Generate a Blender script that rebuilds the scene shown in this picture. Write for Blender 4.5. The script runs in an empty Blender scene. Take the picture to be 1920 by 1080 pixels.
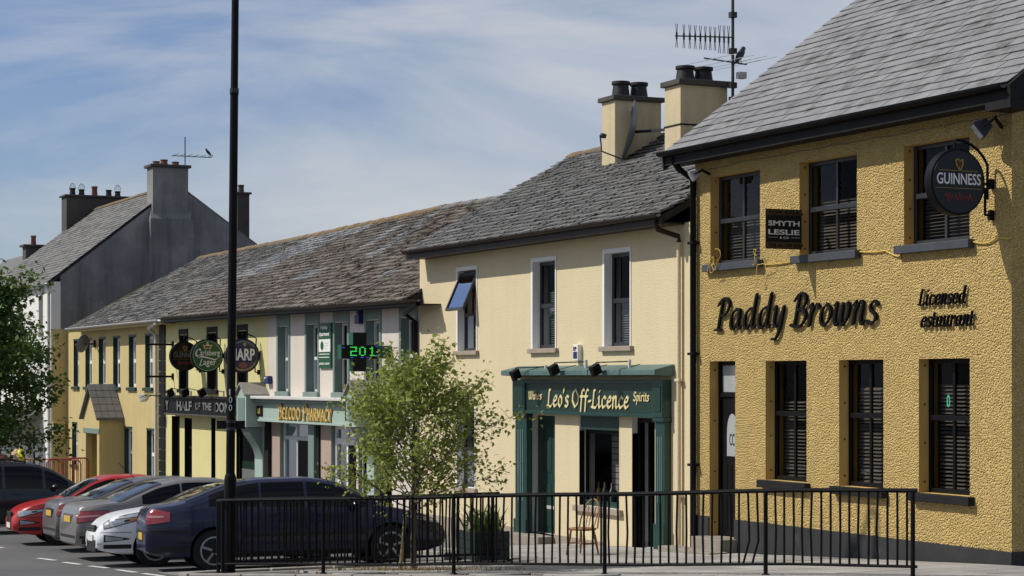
import bpy, bmesh, math, random
from mathutils import Vector, Matrix
random.seed(11)
SC = bpy.context.scene
COL = SC.collection
R = math.radians
# ------------------------------------------------------------------ camera
F = 3850.0                                  # focal length in photo pixels (1920 wide)
A = math.atan(1798.0 / F); CA, SA = math.cos(A), math.sin(A)
HC = 2.24                                   # eye height over the corner of the near pub
YF = 15.9                                   # plane of the street fronts (X runs along the street, Y into the houses)
cam_data = bpy.data.cameras.new('camera'); cam = bpy.data.objects.new('camera', cam_data); COL.objects.link(cam)
cam.location = (0, 0, HC); cam.rotation_euler = (R(90), 0, R(90) - A)
cam_data.sensor_width = 36; cam_data.lens = F / 1920 * 36; cam_data.shift_y = 170 / 1920
cam_data.clip_start = 0.2; cam_data.clip_end = 3000
SC.camera = cam
# ------------------------------------------------------------------ sky and sun
LD = Vector((0.34, 0.65, -0.75)).normalized()           # direction the sunlight travels
SUN_EL = math.asin(-LD.z); SUN_AZ = math.atan2(-LD.x, -LD.y)
world = bpy.data.worlds.new('World'); SC.world = world; world.use_nodes = True
wt = world.node_tree; wt.nodes.clear()
def wn(t): return wt.nodes.new(t)
wout = wn('ShaderNodeOutputWorld'); wbg = wn('ShaderNodeBackground'); wsky = wn('ShaderNodeTexSky')
wsky.sky_type = 'NISHITA'; wsky.sun_disc = False; wsky.sun_elevation = SUN_EL; wsky.sun_rotation = SUN_AZ % (2 * math.pi)
wsky.air_density = 1.0; wsky.dust_density = 0.6; wsky.ozone_density = 3.0
wbg.inputs['Strength'].default_value = 0.07
wtc = wn('ShaderNodeTexCoord'); wmp = wn('ShaderNodeMapping'); wmp.inputs['Rotation'].default_value = (R(7), R(-10), R(30)); wmp.inputs['Scale'].default_value = (1.0, 1.0, 3.6)
wnz = wn('ShaderNodeTexNoise'); wnz.inputs['Scale'].default_value = 2.6; wnz.inputs['Detail'].default_value = 9; wnz.inputs['Roughness'].default_value = 0.54; wnz.inputs['Distortion'].default_value = 0.9
wrp = wn('ShaderNodeValToRGB'); wrp.color_ramp.elements[0].position = 0.39; wrp.color_ramp.elements[1].position = 0.655
wrp.color_ramp.elements[0].color = (0.07, 0.07, 0.07, 1); wrp.color_ramp.elements[1].color = (0.92, 0.92, 0.92, 1)
wmx = wn('ShaderNodeMixRGB'); wmx.inputs['Color2'].default_value = (8.7, 9.0, 9.4, 1)
wl = wt.links.new
wtn = wn('ShaderNodeMixRGB'); wtn.blend_type = 'MULTIPLY'; wtn.inputs['Fac'].default_value = 1; wtn.inputs['Color2'].default_value = (0.98, 1.05, 1.30, 1)
wl(wtc.outputs['Generated'], wmp.inputs['Vector']); wl(wmp.outputs['Vector'], wnz.inputs['Vector']); wl(wnz.outputs['Fac'], wrp.inputs['Fac'])
wl(wrp.outputs['Color'], wmx.inputs['Fac']); wl(wsky.outputs['Color'], wtn.inputs['Color1']); wl(wtn.outputs['Color'], wmx.inputs['Color1']); wl(wmx.outputs['Color'], wbg.inputs['Color']); wl(wbg.outputs['Background'], wout.inputs['Surface'])
sun_data = bpy.data.lights.new('sun', 'SUN'); sun_data.energy = 4.2; sun_data.angle = R(0.5); sun_data.color = (1.0, 0.95, 0.86)
sun = bpy.data.objects.new('sun', sun_data); COL.objects.link(sun); sun.rotation_euler = LD.to_track_quat('-Z', 'Y').to_euler(); sun.location = (-20, -20, 40)
SC.view_settings.view_transform = 'Standard'; SC.view_settings.look = 'None'; SC.view_settings.gamma = 1; SC.view_settings.exposure = 0.0
SC.view_settings.use_curve_mapping = False
# ------------------------------------------------------------------ measuring helpers: photo bearing -> point on a real plane
def ray(px, py):
    u = (px - 960) / F
    return (-CA + SA * u, SA + CA * u, (710 - py) / F)
def onY(px, py, Y=YF):
    d = ray(px, py); t = Y / d[1]; return Vector((d[0] * t, Y, HC + d[2] * t))
def onX(px, py, X):
    d = ray(px, py); t = X / d[0]; return Vector((X, d[1] * t, HC + d[2] * t))
def proj(p):
    zc = -CA * p[0] + SA * p[1]; xc = SA * p[0] + CA * p[1]
    return (960 + F * xc / zc, 710 - F * (p[2] - HC) / zc)
GP = [(-900, -9), (-200, -3.6), (-120, -2.6), (-70, -1.65), (-34, -0.70), (-27, -0.385), (-20, -0.01), (0, 0.75), (40, 1.6), (600, 6)]
def gz(X):
    for (a, za), (b, zb) in zip(GP, GP[1:]):
        if X <= b: return za + (zb - za) * (X - a) / (b - a)
    return GP[-1][1]
def onG(px, py, dz=0.0):
    z = -0.5
    for _ in range(50):
        d = ray(px, py); t = (z + dz - HC) / d[2]; p = Vector((d[0] * t, d[1] * t, z + dz)); z = 0.5 * z + 0.5 * gz(p.x)
    return p
def fx(px, Y=YF): return onY(px, 700, Y).x
def fz(px, py, Y=YF): return onY(px, py, Y).z
# ------------------------------------------------------------------ materials
MATS = {}
def mat(name, col, rough=0.75, var=0.12, scale=3.0, bump=0.0, bscale=60.0, bdist=0.01, spec=0.4, metal=0.0, coat=0.0, streak=0.0, streak_col=(0.05, 0.045, 0.04), patch=None, rnd=None, emit=None):
    m = bpy.data.materials.new(name); m.use_nodes = True; nt = m.node_tree; n = nt.nodes; l = nt.links.new
    b = n['Principled BSDF']
    b.inputs['Roughness'].default_value = rough; b.inputs['Metallic'].default_value = metal
    b.inputs['Specular IOR Level'].default_value = spec; b.inputs['Coat Weight'].default_value = coat; b.inputs['Coat Roughness'].default_value = 0.04
    tc = n.new('ShaderNodeTexCoord')
    POS = tc.outputs['Object'] if rnd is None else n.new('ShaderNodeNewGeometry').outputs['Position']
    def noise(sc, det=4, vec=None, rgh=0.6):
        x = n.new('ShaderNodeTexNoise'); x.inputs['Scale'].default_value = sc; x.inputs['Detail'].default_value = det; x.inputs['Roughness'].default_value = rgh
        l(vec if vec else POS, x.inputs['Vector']); return x.outputs['Fac']
    def ramp(f, a, b2, c0=0.0, c1=1.0):
        x = n.new('ShaderNodeMapRange'); x.inputs[1].default_value = a; x.inputs[2].default_value = b2; x.inputs[3].default_value = c0; x.inputs[4].default_value = c1
        l(f, x.inputs[0]); return x.outputs[0]
    def mixc(f, c1, c2, mode='MIX'):
        x = n.new('ShaderNodeMixRGB'); x.blend_type = mode
        for s, c in (('Fac', f), ('Color1', c1), ('Color2', c2)):
            if isinstance(c, (int, float)): x.inputs[s].default_value = c if s == 'Fac' else (c, c, c, 1)
            elif isinstance(c, tuple): x.inputs[s].default_value = (*c, 1)
            else: l(c, x.inputs[s])
        return x.outputs['Color']
    lo = tuple(c * (1 - var) for c in col); hi = tuple(min(1, c * (1 + var)) for c in col)
    c = mixc(ramp(noise(scale), 0.3, 0.7), lo, hi)
    if var > 0: c = mixc(ramp(noise(scale * 9, 3), 0.3, 0.7, 0, 0.5), c, tuple(x * (1 - var) for x in col))
    if rnd is not None:                                   # piece by piece variation read from the 'rnd' attribute
        at = n.new('ShaderNodeAttribute'); at.attribute_name = 'rnd'
        c = mixc(ramp(at.outputs['Fac'], 0, 1, 0, 1), mixc(1.0, c, rnd[0], 'MULTIPLY'), mixc(1.0, c, rnd[1], 'MULTIPLY'))
    if patch: c = mixc(ramp(noise(patch[1], 5), patch[2], patch[3], 0, patch[4] if len(patch) > 4 else 1), c, patch[0])
    if streak > 0:
        mp = n.new('ShaderNodeMapping'); mp.inputs['Scale'].default_value = (1.6, 1.6, 0.16); l(tc.outputs['Object'], mp.inputs['Vector'])
        c = mixc(ramp(noise(1.7, 6, mp.outputs['Vector'], 0.68), 0.48, 0.75, 0, streak), c, streak_col)
    l(c, b.inputs['Base Color'])
    if bump > 0:
        bn = n.new('ShaderNodeBump'); bn.inputs['Strength'].default_value = bump; bn.inputs['Distance'].default_value = bdist
        l(noise(bscale, 3, None, 0.55), bn.inputs['Height']); l(bn.outputs['Normal'], b.inputs['Normal'])
    if emit: b.inputs['Emission Color'].default_value = (*emit[0], 1); b.inputs['Emission Strength'].default_value = emit[1]
    MATS[name] = m; return m
def roughcast(name, col):
    m = mat(name, col, 0.85, 0.13, 5.0, streak=0.16, streak_col=tuple(c * 0.62 for c in col)); nt = m.node_tree; n = nt.nodes; l = nt.links.new
    tc = n.new('ShaderNodeTexCoord')
    v = n.new('ShaderNodeTexVoronoi'); v.feature = 'SMOOTH_F1'; v.inputs['Scale'].default_value = 42; v.inputs['Smoothness'].default_value = 0.1
    nz = n.new('ShaderNodeTexNoise'); nz.inputs['Scale'].default_value = 55; nz.inputs['Detail'].default_value = 3
    ad = n.new('ShaderNodeVectorMath'); ad.operation = 'MULTIPLY_ADD'; ad.inputs[1].default_value = (0.02, 0.02, 0.02)
    l(tc.outputs['Object'], nz.inputs['Vector']); l(nz.outputs['Color'], ad.inputs[0]); l(tc.outputs['Object'], ad.inputs[2]); l(ad.outputs[0], v.inputs['Vector'])
    mth = n.new('ShaderNodeMath'); mth.operation = 'MULTIPLY_ADD'; mth.inputs[1].default_value = -1.0; l(v.outputs['Distance'], mth.inputs[0]); ns = n.new('ShaderNodeMath'); ns.operation = 'MULTIPLY'; ns.inputs[1].default_value = 0.5; l(nz.outputs['Fac'], ns.inputs[0]); l(ns.outputs[0], mth.inputs[2])
    bn = n.new('ShaderNodeBump'); bn.inputs['Strength'].default_value = 1.0; bn.inputs['Distance'].default_value = 0.065
    l(mth.outputs[0], bn.inputs['Height']); l(bn.outputs['Normal'], n['Principled BSDF'].inputs['Normal'])
    return m
def glass(name, tint=0.7, ior=1.45, refl=(0.9, 0.93, 1.0)):
    m = bpy.data.materials.new(name); m.use_nodes = True; nt = m.node_tree; n = nt.nodes; l = nt.links.new; n.clear()
    o = n.new('ShaderNodeOutputMaterial'); mx = n.new('ShaderNodeMixShader'); fr = n.new('ShaderNodeFresnel'); fr.inputs['IOR'].default_value = ior
    t = n.new('ShaderNodeBsdfTransparent'); t.inputs['Color'].default_value = (tint, tint, tint, 1)
    g = n.new('ShaderNodeBsdfGlossy'); g.inputs['Roughness'].default_value = 0.03; g.inputs['Color'].default_value = (*refl, 1)
    l(fr.outputs[0], mx.inputs[0]); l(t.outputs[0], mx.inputs[1]); l(g.outputs[0], mx.inputs[2]); l(mx.outputs[0], o.inputs['Surface'])
    MATS[name] = m; return m
def leaf_mat(name, c0, c1, trans=0.35):
    m = bpy.data.materials.new(name); m.use_nodes = True; nt = m.node_tree; n = nt.nodes; l = nt.links.new
    b = n['Principled BSDF']; b.inputs['Roughness'].default_value = 0.55
    at = n.new('ShaderNodeAttribute'); at.attribute_name = 'rnd'
    mx = n.new('ShaderNodeMixRGB'); mx.inputs['Color1'].default_value = (*c0, 1); mx.inputs['Color2'].default_value = (*c1, 1); l(at.outputs['Fac'], mx.inputs['Fac'])
    l(mx.outputs['Color'], b.inputs['Base Color'])
    tr = n.new('ShaderNodeBsdfTranslucent'); l(mx.outputs['Color'], tr.inputs['Color'])
    ms = n.new('ShaderNodeMixShader'); ms.inputs[0].default_value = trans; l(b.outputs[0], ms.inputs[1]); l(tr.outputs[0], ms.inputs[2])
    l(ms.outputs[0], n['Material Output'].inputs['Surface']); MATS[name] = m; return m

roughcast('ochre_roughcast', (0.77, 0.55, 0.20))
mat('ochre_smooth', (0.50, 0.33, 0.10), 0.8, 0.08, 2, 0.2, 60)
mat('cream_render', (0.66, 0.557, 0.352), 0.85, 0.05, 0.8, 0.9, 42, 0.014, streak=0.10, streak_col=(0.36, 0.28, 0.16))
mat('cream_chimney', (0.55, 0.46, 0.29), 0.9, 0.10, 1.5, 0.5, 50, 0.01, streak=0.55, streak_col=(0.20, 0.16, 0.10))
mat('pale_yellow_render', (0.64, 0.58, 0.27), 0.85, 0.06, 1.0, 0.4, 50, 0.01, streak=0.15, streak_col=(0.3, 0.25, 0.12))
mat('pinkish_render', (0.63, 0.565, 0.50), 0.85, 0.06, 1.0, 0.4, 50, 0.01, streak=0.2, streak_col=(0.28, 0.24, 0.21))
mat('tan_render', (0.40, 0.31, 0.25), 0.85, 0.08, 1.0, 0.3, 50, 0.01)
mat('mustard_render', (0.52, 0.415, 0.185), 0.85, 0.07, 0.8, 0.4, 50, 0.01, streak=0.22, streak_col=(0.26, 0.19, 0.08))
mat('white_render', (0.72, 0.71, 0.66), 0.85, 0.05, 0.8, 0.4, 50, 0.01, streak=0.15, streak_col=(0.4, 0.38, 0.34))
mat('grey_cement', (0.195, 0.195, 0.19), 0.9, 0.16, 0.7, 0.4, 40, 0.01, streak=0.65, streak_col=(0.06, 0.06, 0.057), patch=((0.30, 0.29, 0.275), 0.8, 0.46, 0.66, 0.7))
mat('dark_cement', (0.07, 0.062, 0.055), 0.9, 0.2, 1.5, 0.4, 40, 0.01, streak=0.5)
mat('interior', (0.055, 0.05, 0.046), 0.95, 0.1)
mat('black_paint', (0.007, 0.007, 0.008), 0.5, 0.3, 4, 0.15, 80, 0.004, spec=0.12)
mat('black_matt', (0.014, 0.013, 0.013), 0.7, 0.3, 4, 0.2, 80, 0.004, spec=0.2)
mat('plinth_black', (0.024, 0.025, 0.027), 0.75, 0.35, 1.2, 0.25, 60, 0.006, patch=((0.10, 0.095, 0.085), 3.0, 0.62, 0.8, 0.6))
mat('sill_grey', (0.05, 0.055, 0.065), 0.6, 0.2, 4, 0.2, 60, 0.004)
mat('charcoal_frame', (0.026, 0.028, 0.033), 0.4, 0.2, 5, spec=0.35)
mat('brown_gutter', (0.026, 0.018, 0.014), 0.5, 0.2, 4, spec=0.2)
mat('white_paint', (0.78, 0.77, 0.73), 0.5, 0.06, 3)
mat('offwhite_paint', (0.60, 0.59, 0.56), 0.6, 0.08, 3)
mat('grey_gutter', (0.50, 0.50, 0.49), 0.5, 0.12, 3)
mat('stone_sill', (0.33, 0.27, 0.21), 0.8, 0.12, 5, 0.3, 70, 0.004)
mat('step_stone', (0.27, 0.24, 0.20), 0.85, 0.2, 3, 0.4, 50, 0.008)
mat('dark_green_paint', (0.010, 0.046, 0.039), 0.38, 0.15, 4, spec=0.5)
mat('sign_green', (0.008, 0.032, 0.022), 0.4, 0.12, 4, spec=0.5)
mat('deep_green_frame', (0.014, 0.045, 0.032), 0.5, 0.15, 4)
mat('copper_green', (0.09, 0.155, 0.145), 0.55, 0.22, 5, 0.2, 30, 0.006)
mat('teal_grey_paint', (0.165, 0.225, 0.205), 0.6, 0.08, 3)
mat('pale_teal_paint', (0.36, 0.46, 0.40), 0.5, 0.06, 3)
mat('gold_paint', (0.70, 0.53, 0.19), 0.45, 0.1, 6)
mat('gold_dull', (0.33, 0.22, 0.05), 0.5, 0.15, 6)
mat('cream_letter', (0.72, 0.62, 0.33), 0.5, 0.06, 6)
mat('silver_letter', (0.17, 0.17, 0.165), 0.5, 0.15, 10)
mat('white_letter', (0.75, 0.75, 0.72), 0.5, 0.04, 6)
mat('dim_letter', (0.105, 0.085, 0.045), 0.5, 0.1, 6)
mat('blind_slat', (0.23, 0.20, 0.155), 0.6, 0.12, 6)
mat('blind_grey', (0.30, 0.30, 0.29), 0.6, 0.1, 6)
mat('curtain_lace', (0.55, 0.55, 0.52), 0.9, 0.25, 14)
mat('curtain_red', (0.10, 0.025, 0.015), 0.9, 0.2, 6)
glass('window_glass', 0.55, 1.10, (.75, .8, .9))
glass('window_glass_dim', 0.35, 1.11, (.75, .8, .9))
glass('sash_glass', 0.45, 14.0, (0.95, 0.97, 1.0))
SL = ((0.80, 0.80, 0.80), (1.16, 1.16, 1.17))
mat('slate_blue', (0.215, 0.214, 0.214), 0.6, 0.16, 3, 0.3, 40, 0.006, spec=0.45, rnd=((0.90, 0.90, 0.90), (1.09, 1.09, 1.10)), patch=((0.075, 0.075, 0.070), 2.6, 0.52, 0.66, 0.75))
mat('slate_rough', (0.170, 0.167, 0.160), 0.7, 0.25, 4, 0.6, 30, 0.012, rnd=SL, patch=((0.19, 0.14, 0.075), 1.6, 0.66, 0.8, 0.6))
mat('slate_brown', (0.148, 0.126, 0.103), 0.75, 0.25, 4, 0.6, 30, 0.012, rnd=SL, patch=((0.085, 0.074, 0.062), 0.8, 0.5, 0.7, 0.8))
mat('slate_grey', (0.170, 0.165, 0.156), 0.7, 0.2, 4, 0.6, 30, 0.01, rnd=SL)
mat('slate_new', (0.215, 0.218, 0.222), 0.6, 0.1, 4, 0.2, 40, 0.005)
mat('ridge_tile', (0.16, 0.155, 0.15), 0.8, 0.25, 3, 0.4, 30, 0.01, patch=((0.24, 0.14, 0.05), 2.2, 0.58, 0.72))
mat('ridge_rust', (0.17, 0.125, 0.07), 0.85, 0.3, 3, 0.4, 30, 0.01, patch=((0.30, 0.17, 0.05), 2.0, 0.5, 0.7))
mat('roof_deck', (0.025, 0.024, 0.023), 0.9)
mat('terracotta', (0.21, 0.085, 0.055), 0.8, 0.2, 6, 0.2, 40)
mat('pot_black', (0.018, 0.018, 0.019), 0.6, 0.3, 6)
mat('galvanised', (0.42, 0.43, 0.44), 0.4, 0.12, 8, metal=0.7)
mat('aerial_dark', (0.03, 0.03, 0.032), 0.5, 0.2, 8)
mat('dish_grey', (0.16, 0.17, 0.18), 0.45, 0.15, 6)
mat('yellow_cable', (0.55, 0.38, 0.06), 0.6, 0.15, 6)
mat('grey_cable', (0.16, 0.15, 0.13), 0.7, 0.2, 6)
mat('asphalt', (0.100, 0.100, 0.100), 0.9, 0.16, 0.6, 0.5, 160, 0.006, patch=((0.135, 0.133, 0.128), 0.35, 0.45, 0.75, 0.7))
mat('paving_base', (0.20, 0.19, 0.175), 0.9, 0.2, 1.2, 0.4, 60, 0.006)
mat('paving_slab', (0.33, 0.315, 0.29), 0.85, 0.16, 1.5, 0.3, 60, 0.004, rnd=((0.82, 0.82, 0.82), (1.12, 1.12, 1.12)))
mat('kerb_stone', (0.29, 0.27, 0.24), 0.85, 0.2, 3, 0.4, 50, 0.006)
mat('road_paint', (0.70, 0.70, 0.67), 0.7, 0.15, 8, patch=((0.15, 0.15, 0.15), 9, 0.55, 0.7, 0.8))
mat('bark', (0.10, 0.08, 0.06), 0.9, 0.3, 8, 0.5, 30, 0.01)
mat('stake_wood', (0.33, 0.25, 0.13), 0.8, 0.2, 8)
mat('chair_wood', (0.27, 0.12, 0.04), 0.45, 0.2, 8, spec=0.5)
mat('dry_grass', (0.30, 0.22, 0.09), 0.9, 0.3, 20)
mat('planter_green', (0.014, 0.026, 0.023), 0.6, 0.2, 4)
mat('barrier_red', (0.33, 0.075, 0.045), 0.55, 0.15, 5)
mat('hi_vis', (0.66, 0.66, 0.07), 0.7, 0.15, 9)
mat('beige_cloth', (0.50, 0.36, 0.22), 0.9, 0.2, 9)
mat('maroon_cloth', (0.10, 0.02, 0.025), 0.9, 0.2, 9)
mat('bird_black', (0.012, 0.012, 0.014), 0.5, 0.2, 20)
mat('blue_sign', (0.018, 0.025, 0.12), 0.45, 0.1, 6)
mat('banner_green', (0.012, 0.085, 0.035), 0.5, 0.08, 5)
mat('cross_green', (0.012, 0.10, 0.055), 0.45, 0.1, 5)
mat('led_green', (0.01, 0.10, 0.02), 0.5, 0, emit=((0.05, 1.0, 0.12), 0.9))
mat('led_blue', (0.01, 0.02, 0.10), 0.5, 0, emit=((0.05, 0.1, 1.0), 0.9))
mat('lager_green', (0.025, 0.095, 0.03), 0.35, 0.12, 5, spec=0.5)
mat('stout_black', (0.010, 0.010, 0.011), 0.22, 0.3, 5, spec=0.22)
mat('harp_blue', (0.018, 0.022, 0.07), 0.35, 0.15, 5, spec=0.5)
mat('red_script', (0.22, 0.035, 0.025), 0.4, 0.2, 8)
mat('lamp_glass', (0.35, 0.37, 0.38), 0.15, 0.1, 8, spec=0.7)
leaf_mat('leaf_light', (0.15, 0.21, 0.035), (0.43, 0.47, 0.10), 0.45)
leaf_mat('leaf_dark', (0.035, 0.085, 0.014), (0.12, 0.19, 0.03), 0.30)
leaf_mat('leaf_plant', (0.04, 0.09, 0.015), (0.15, 0.19, 0.04), 0.25)
# ------------------------------------------------------------------ object helpers
ORG = {}
def M(x): return MATS[x] if isinstance(x, str) else x
def tag(o, label=None, cat=None, group=None, kind=None):
    if label: o['label'] = label
    if cat: o['category'] = cat
    if group: o['group'] = group
    if kind: o['kind'] = kind
    return o
def thing(name, label, cat, loc, group=None):
    o = bpy.data.objects.new(name, None); o.empty_display_size = 0.2; COL.objects.link(o); o.location = loc; ORG[o] = Vector(loc)
    return tag(o, label, cat, group)
class MB:
    def __init__(s): s.v = []; s.f = []; s.m = []; s.r = []
    def add(s, vs, fs, mi=0, rnd=0.5):
        b = len(s.v); s.v += [tuple(v) for v in vs]; s.f += [tuple(b + i for i in f) for f in fs]; s.m += [mi] * len(fs); s.r += [rnd] * len(fs); return s
    def box(s, x0, x1, y0, y1, z0, z1, mi=0, rnd=0.5):
        if x0 > x1: x0, x1 = x1, x0
        if y0 > y1: y0, y1 = y1, y0
        if z0 > z1: z0, z1 = z1, z0
        return s.add([(x0, y0, z0), (x1, y0, z0), (x1, y1, z0), (x0, y1, z0), (x0, y0, z1), (x1, y0, z1), (x1, y1, z1), (x0, y1, z1)],
                     [(3, 2, 1, 0), (4, 5, 6, 7), (0, 1, 5, 4), (1, 2, 6, 5), (2, 3, 7, 6), (3, 0, 4, 7)], mi, rnd)
    def obox(s, mtx, sx, sy, sz, mi=0, rnd=0.5):
        c = [(-1, -1, -1), (1, -1, -1), (1, 1, -1), (-1, 1, -1), (-1, -1, 1), (1, -1, 1), (1, 1, 1), (-1, 1, 1)]
        return s.add([mtx @ Vector((a * sx / 2, b * sy / 2, d * sz / 2)) for a, b, d in c], [(3, 2, 1, 0), (4, 5, 6, 7), (0, 1, 5, 4), (1, 2, 6, 5), (2, 3, 7, 6), (3, 0, 4, 7)], mi, rnd)
    def bar(s, p, q, w, h=None, mi=0):
        p, q = Vector(p), Vector(q); d = q - p; h = h or w
        return s.obox(Matrix.Translation((p + q) / 2) @ d.to_track_quat('X', 'Z').to_matrix().to_4x4(), d.length, w, h, mi)
    def tube(s, pts, r, n=8, mi=0, cap=True):
        pts = [Vector(p) for p in pts]; rs = r if isinstance(r, (list, tuple)) else [r] * len(pts); b = len(s.v); rings = []
        ref = None
        for i, p in enumerate(pts):
            d = (pts[min(i + 1, len(pts) - 1)] - pts[max(i - 1, 0)]).normalized()
            if ref is None: ref = d.orthogonal().normalized()
            u = (ref - d * ref.dot(d)); u = u.normalized() if u.length > 1e-5 else d.orthogonal().normalized(); ref = u; w = d.cross(u)
            rings.append([p + (u * math.cos(2 * math.pi * k / n) + w * math.sin(2 * math.pi * k / n)) * rs[i] for k in range(n)])
        vs = [v for rg in rings for v in rg]; fs = []
        for i in range(len(pts) - 1):
            for k in range(n): fs.append((i * n + k, i * n + (k + 1) % n, (i + 1) * n + (k + 1) % n, (i + 1) * n + k))
        if cap: fs += [tuple(range(n - 1, -1, -1)), tuple((len(pts) - 1) * n + k for k in range(n))]
        return s.add(vs, fs, mi)
    def lathe(s, c, axis, prof, n=20, mi=0):                 # prof: (distance along axis, radius)
        axis = Vector(axis).normalized(); u = axis.orthogonal().normalized(); w = axis.cross(u); c = Vector(c); vs = []; fs = []
        for a, r in prof: vs += [c + axis * a + (u * math.cos(2 * math.pi * k / n) + w * math.sin(2 * math.pi * k / n)) * r for k in range(n)]
        for i in range(len(prof) - 1):
            for k in range(n): fs.append((i * n + k, i * n + (k + 1) % n, (i + 1) * n + (k + 1) % n, (i + 1) * n + k))
        fs += [tuple(range(n - 1, -1, -1)), tuple((len(prof) - 1) * n + k for k in range(n))]
        return s.add(vs, fs, mi)
    def prism(s, poly, ext, mi=0):                           # poly: 3-D points of a planar outline, ext: vector
        n = len(poly); ext = Vector(ext); vs = [Vector(p) for p in poly] + [Vector(p) + ext for p in poly]
        fs = [tuple(range(n - 1, -1, -1)), tuple(range(n, 2 * n))] + [(i, (i + 1) % n, n + (i + 1) % n, n + i) for i in range(n)]
        return s.add(vs, fs, mi)
    def build(s, name, mats, parent=None, smooth=False, rnd=False, origin=None, bevel=0.0):
        me = bpy.data.meshes.new(name)
        o0 = ORG[parent] if parent is not None else Vector(origin or (0, 0, 0))
        me.from_pydata([(v[0] - o0.x, v[1] - o0.y, v[2] - o0.z) for v in s.v], [], s.f)
        for m in (mats if isinstance(mats, (list, tuple)) else [mats]): me.materials.append(M(m))
        me.polygons.foreach_set('material_index', s.m)
        if rnd:
            a = me.attributes.new('rnd', 'FLOAT', 'FACE'); a.data.foreach_set('value', s.r)
        if smooth: me.polygons.foreach_set('use_smooth', [True] * len(s.f))
        bm = bmesh.new(); bm.from_mesh(me); bmesh.ops.recalc_face_normals(bm, faces=bm.faces); bm.to_mesh(me); bm.free()
        if smooth: me.set_sharp_from_angle(angle=R(40))
        ob = bpy.data.objects.new(name, me); COL.objects.link(ob)
        if parent is not None: ob.parent = parent; ORG[ob] = o0
        else: ob.location = o0; ORG[ob] = o0
        if bevel > 0:
            md = ob.modifiers.new('bevel', 'BEVEL'); md.width = bevel; md.segments = 2; md.limit_method = 'ANGLE'; md.angle_limit = R(50)
        return ob
def bx(name, mats, parent, x0, x1, y0, y1, z0, z1, bevel=0.0): return MB().box(x0, x1, y0, y1, z0, z1).build(name, mats, parent, bevel=bevel)
def raw_object(name, me, parent, loc, rot=None):
    ob = bpy.data.objects.new(name, me); COL.objects.link(ob); ob.parent = parent; ob.location = Vector(loc) - ORG[parent]
    if rot is not None: ob.rotation_euler = rot
    ORG[ob] = Vector(loc); return ob
# ------------------------------------------------------------------ lettering
WALLM = Matrix(((1, 0, 0), (0, 0, -1), (0, 1, 0)))            # text x -> +X, text y -> +Z, facing the street (-Y)
SIDEM = Matrix(((0, 0, 1), (1, 0, 0), (0, 1, 0)))             # text x -> +Y, text y -> +Z, facing along the street (+X)
def font_mesh(txt, ext=0.01, bold=0.0, shear=0.0):
    c = bpy.data.curves.new('lettering', 'FONT'); c.body = txt; c.size = 1.0; c.extrude = ext; c.offset = bold; c.shear = shear; c.resolution_u = 3
    o = bpy.data.objects.new('lettering', c); COL.objects.link(o)
    me = bpy.data.meshes.new_from_object(o.evaluated_get(bpy.context.evaluated_depsgraph_get()))
    bpy.data.objects.remove(o); bpy.data.curves.remove(c); return me
def text(name, txt, material, parent, org, w, h, B=WALLM, bold=0.0, shear=0.0, thick=0.01, arc=0.0):
    """text stretched into a box w x h whose lower left corner is at org, on the plane given by B"""
    me = font_mesh(txt, 0.5, bold, shear)
    xs = [v.co.x for v in me.vertices]; ys = [v.co.y for v in me.vertices]; x0, x1, y0, y1 = min(xs), max(xs), min(ys), max(ys)
    o0 = ORG[parent]
    for v in me.vertices:
        a = (v.co.x - x0) / (x1 - x0); b = (v.co.y - y0) / (y1 - y0)
        q = B @ Vector((a * w, b * h + arc * (1 - (2 * a - 1) ** 2), (v.co.z + 0.5) * thick)) + Vector(org) - o0; v.co = q
    me.materials.clear(); me.materials.append(M(material)); me.name = name
    ob = bpy.data.objects.new(name, me); COL.objects.link(ob); ob.parent = parent; ORG[ob] = o0; return ob
bowl = [(.42, .42), (.28, .5), (.1, .38), (.06, .14), (.16, .0), (.3, .08), (.42, .3)]
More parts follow.
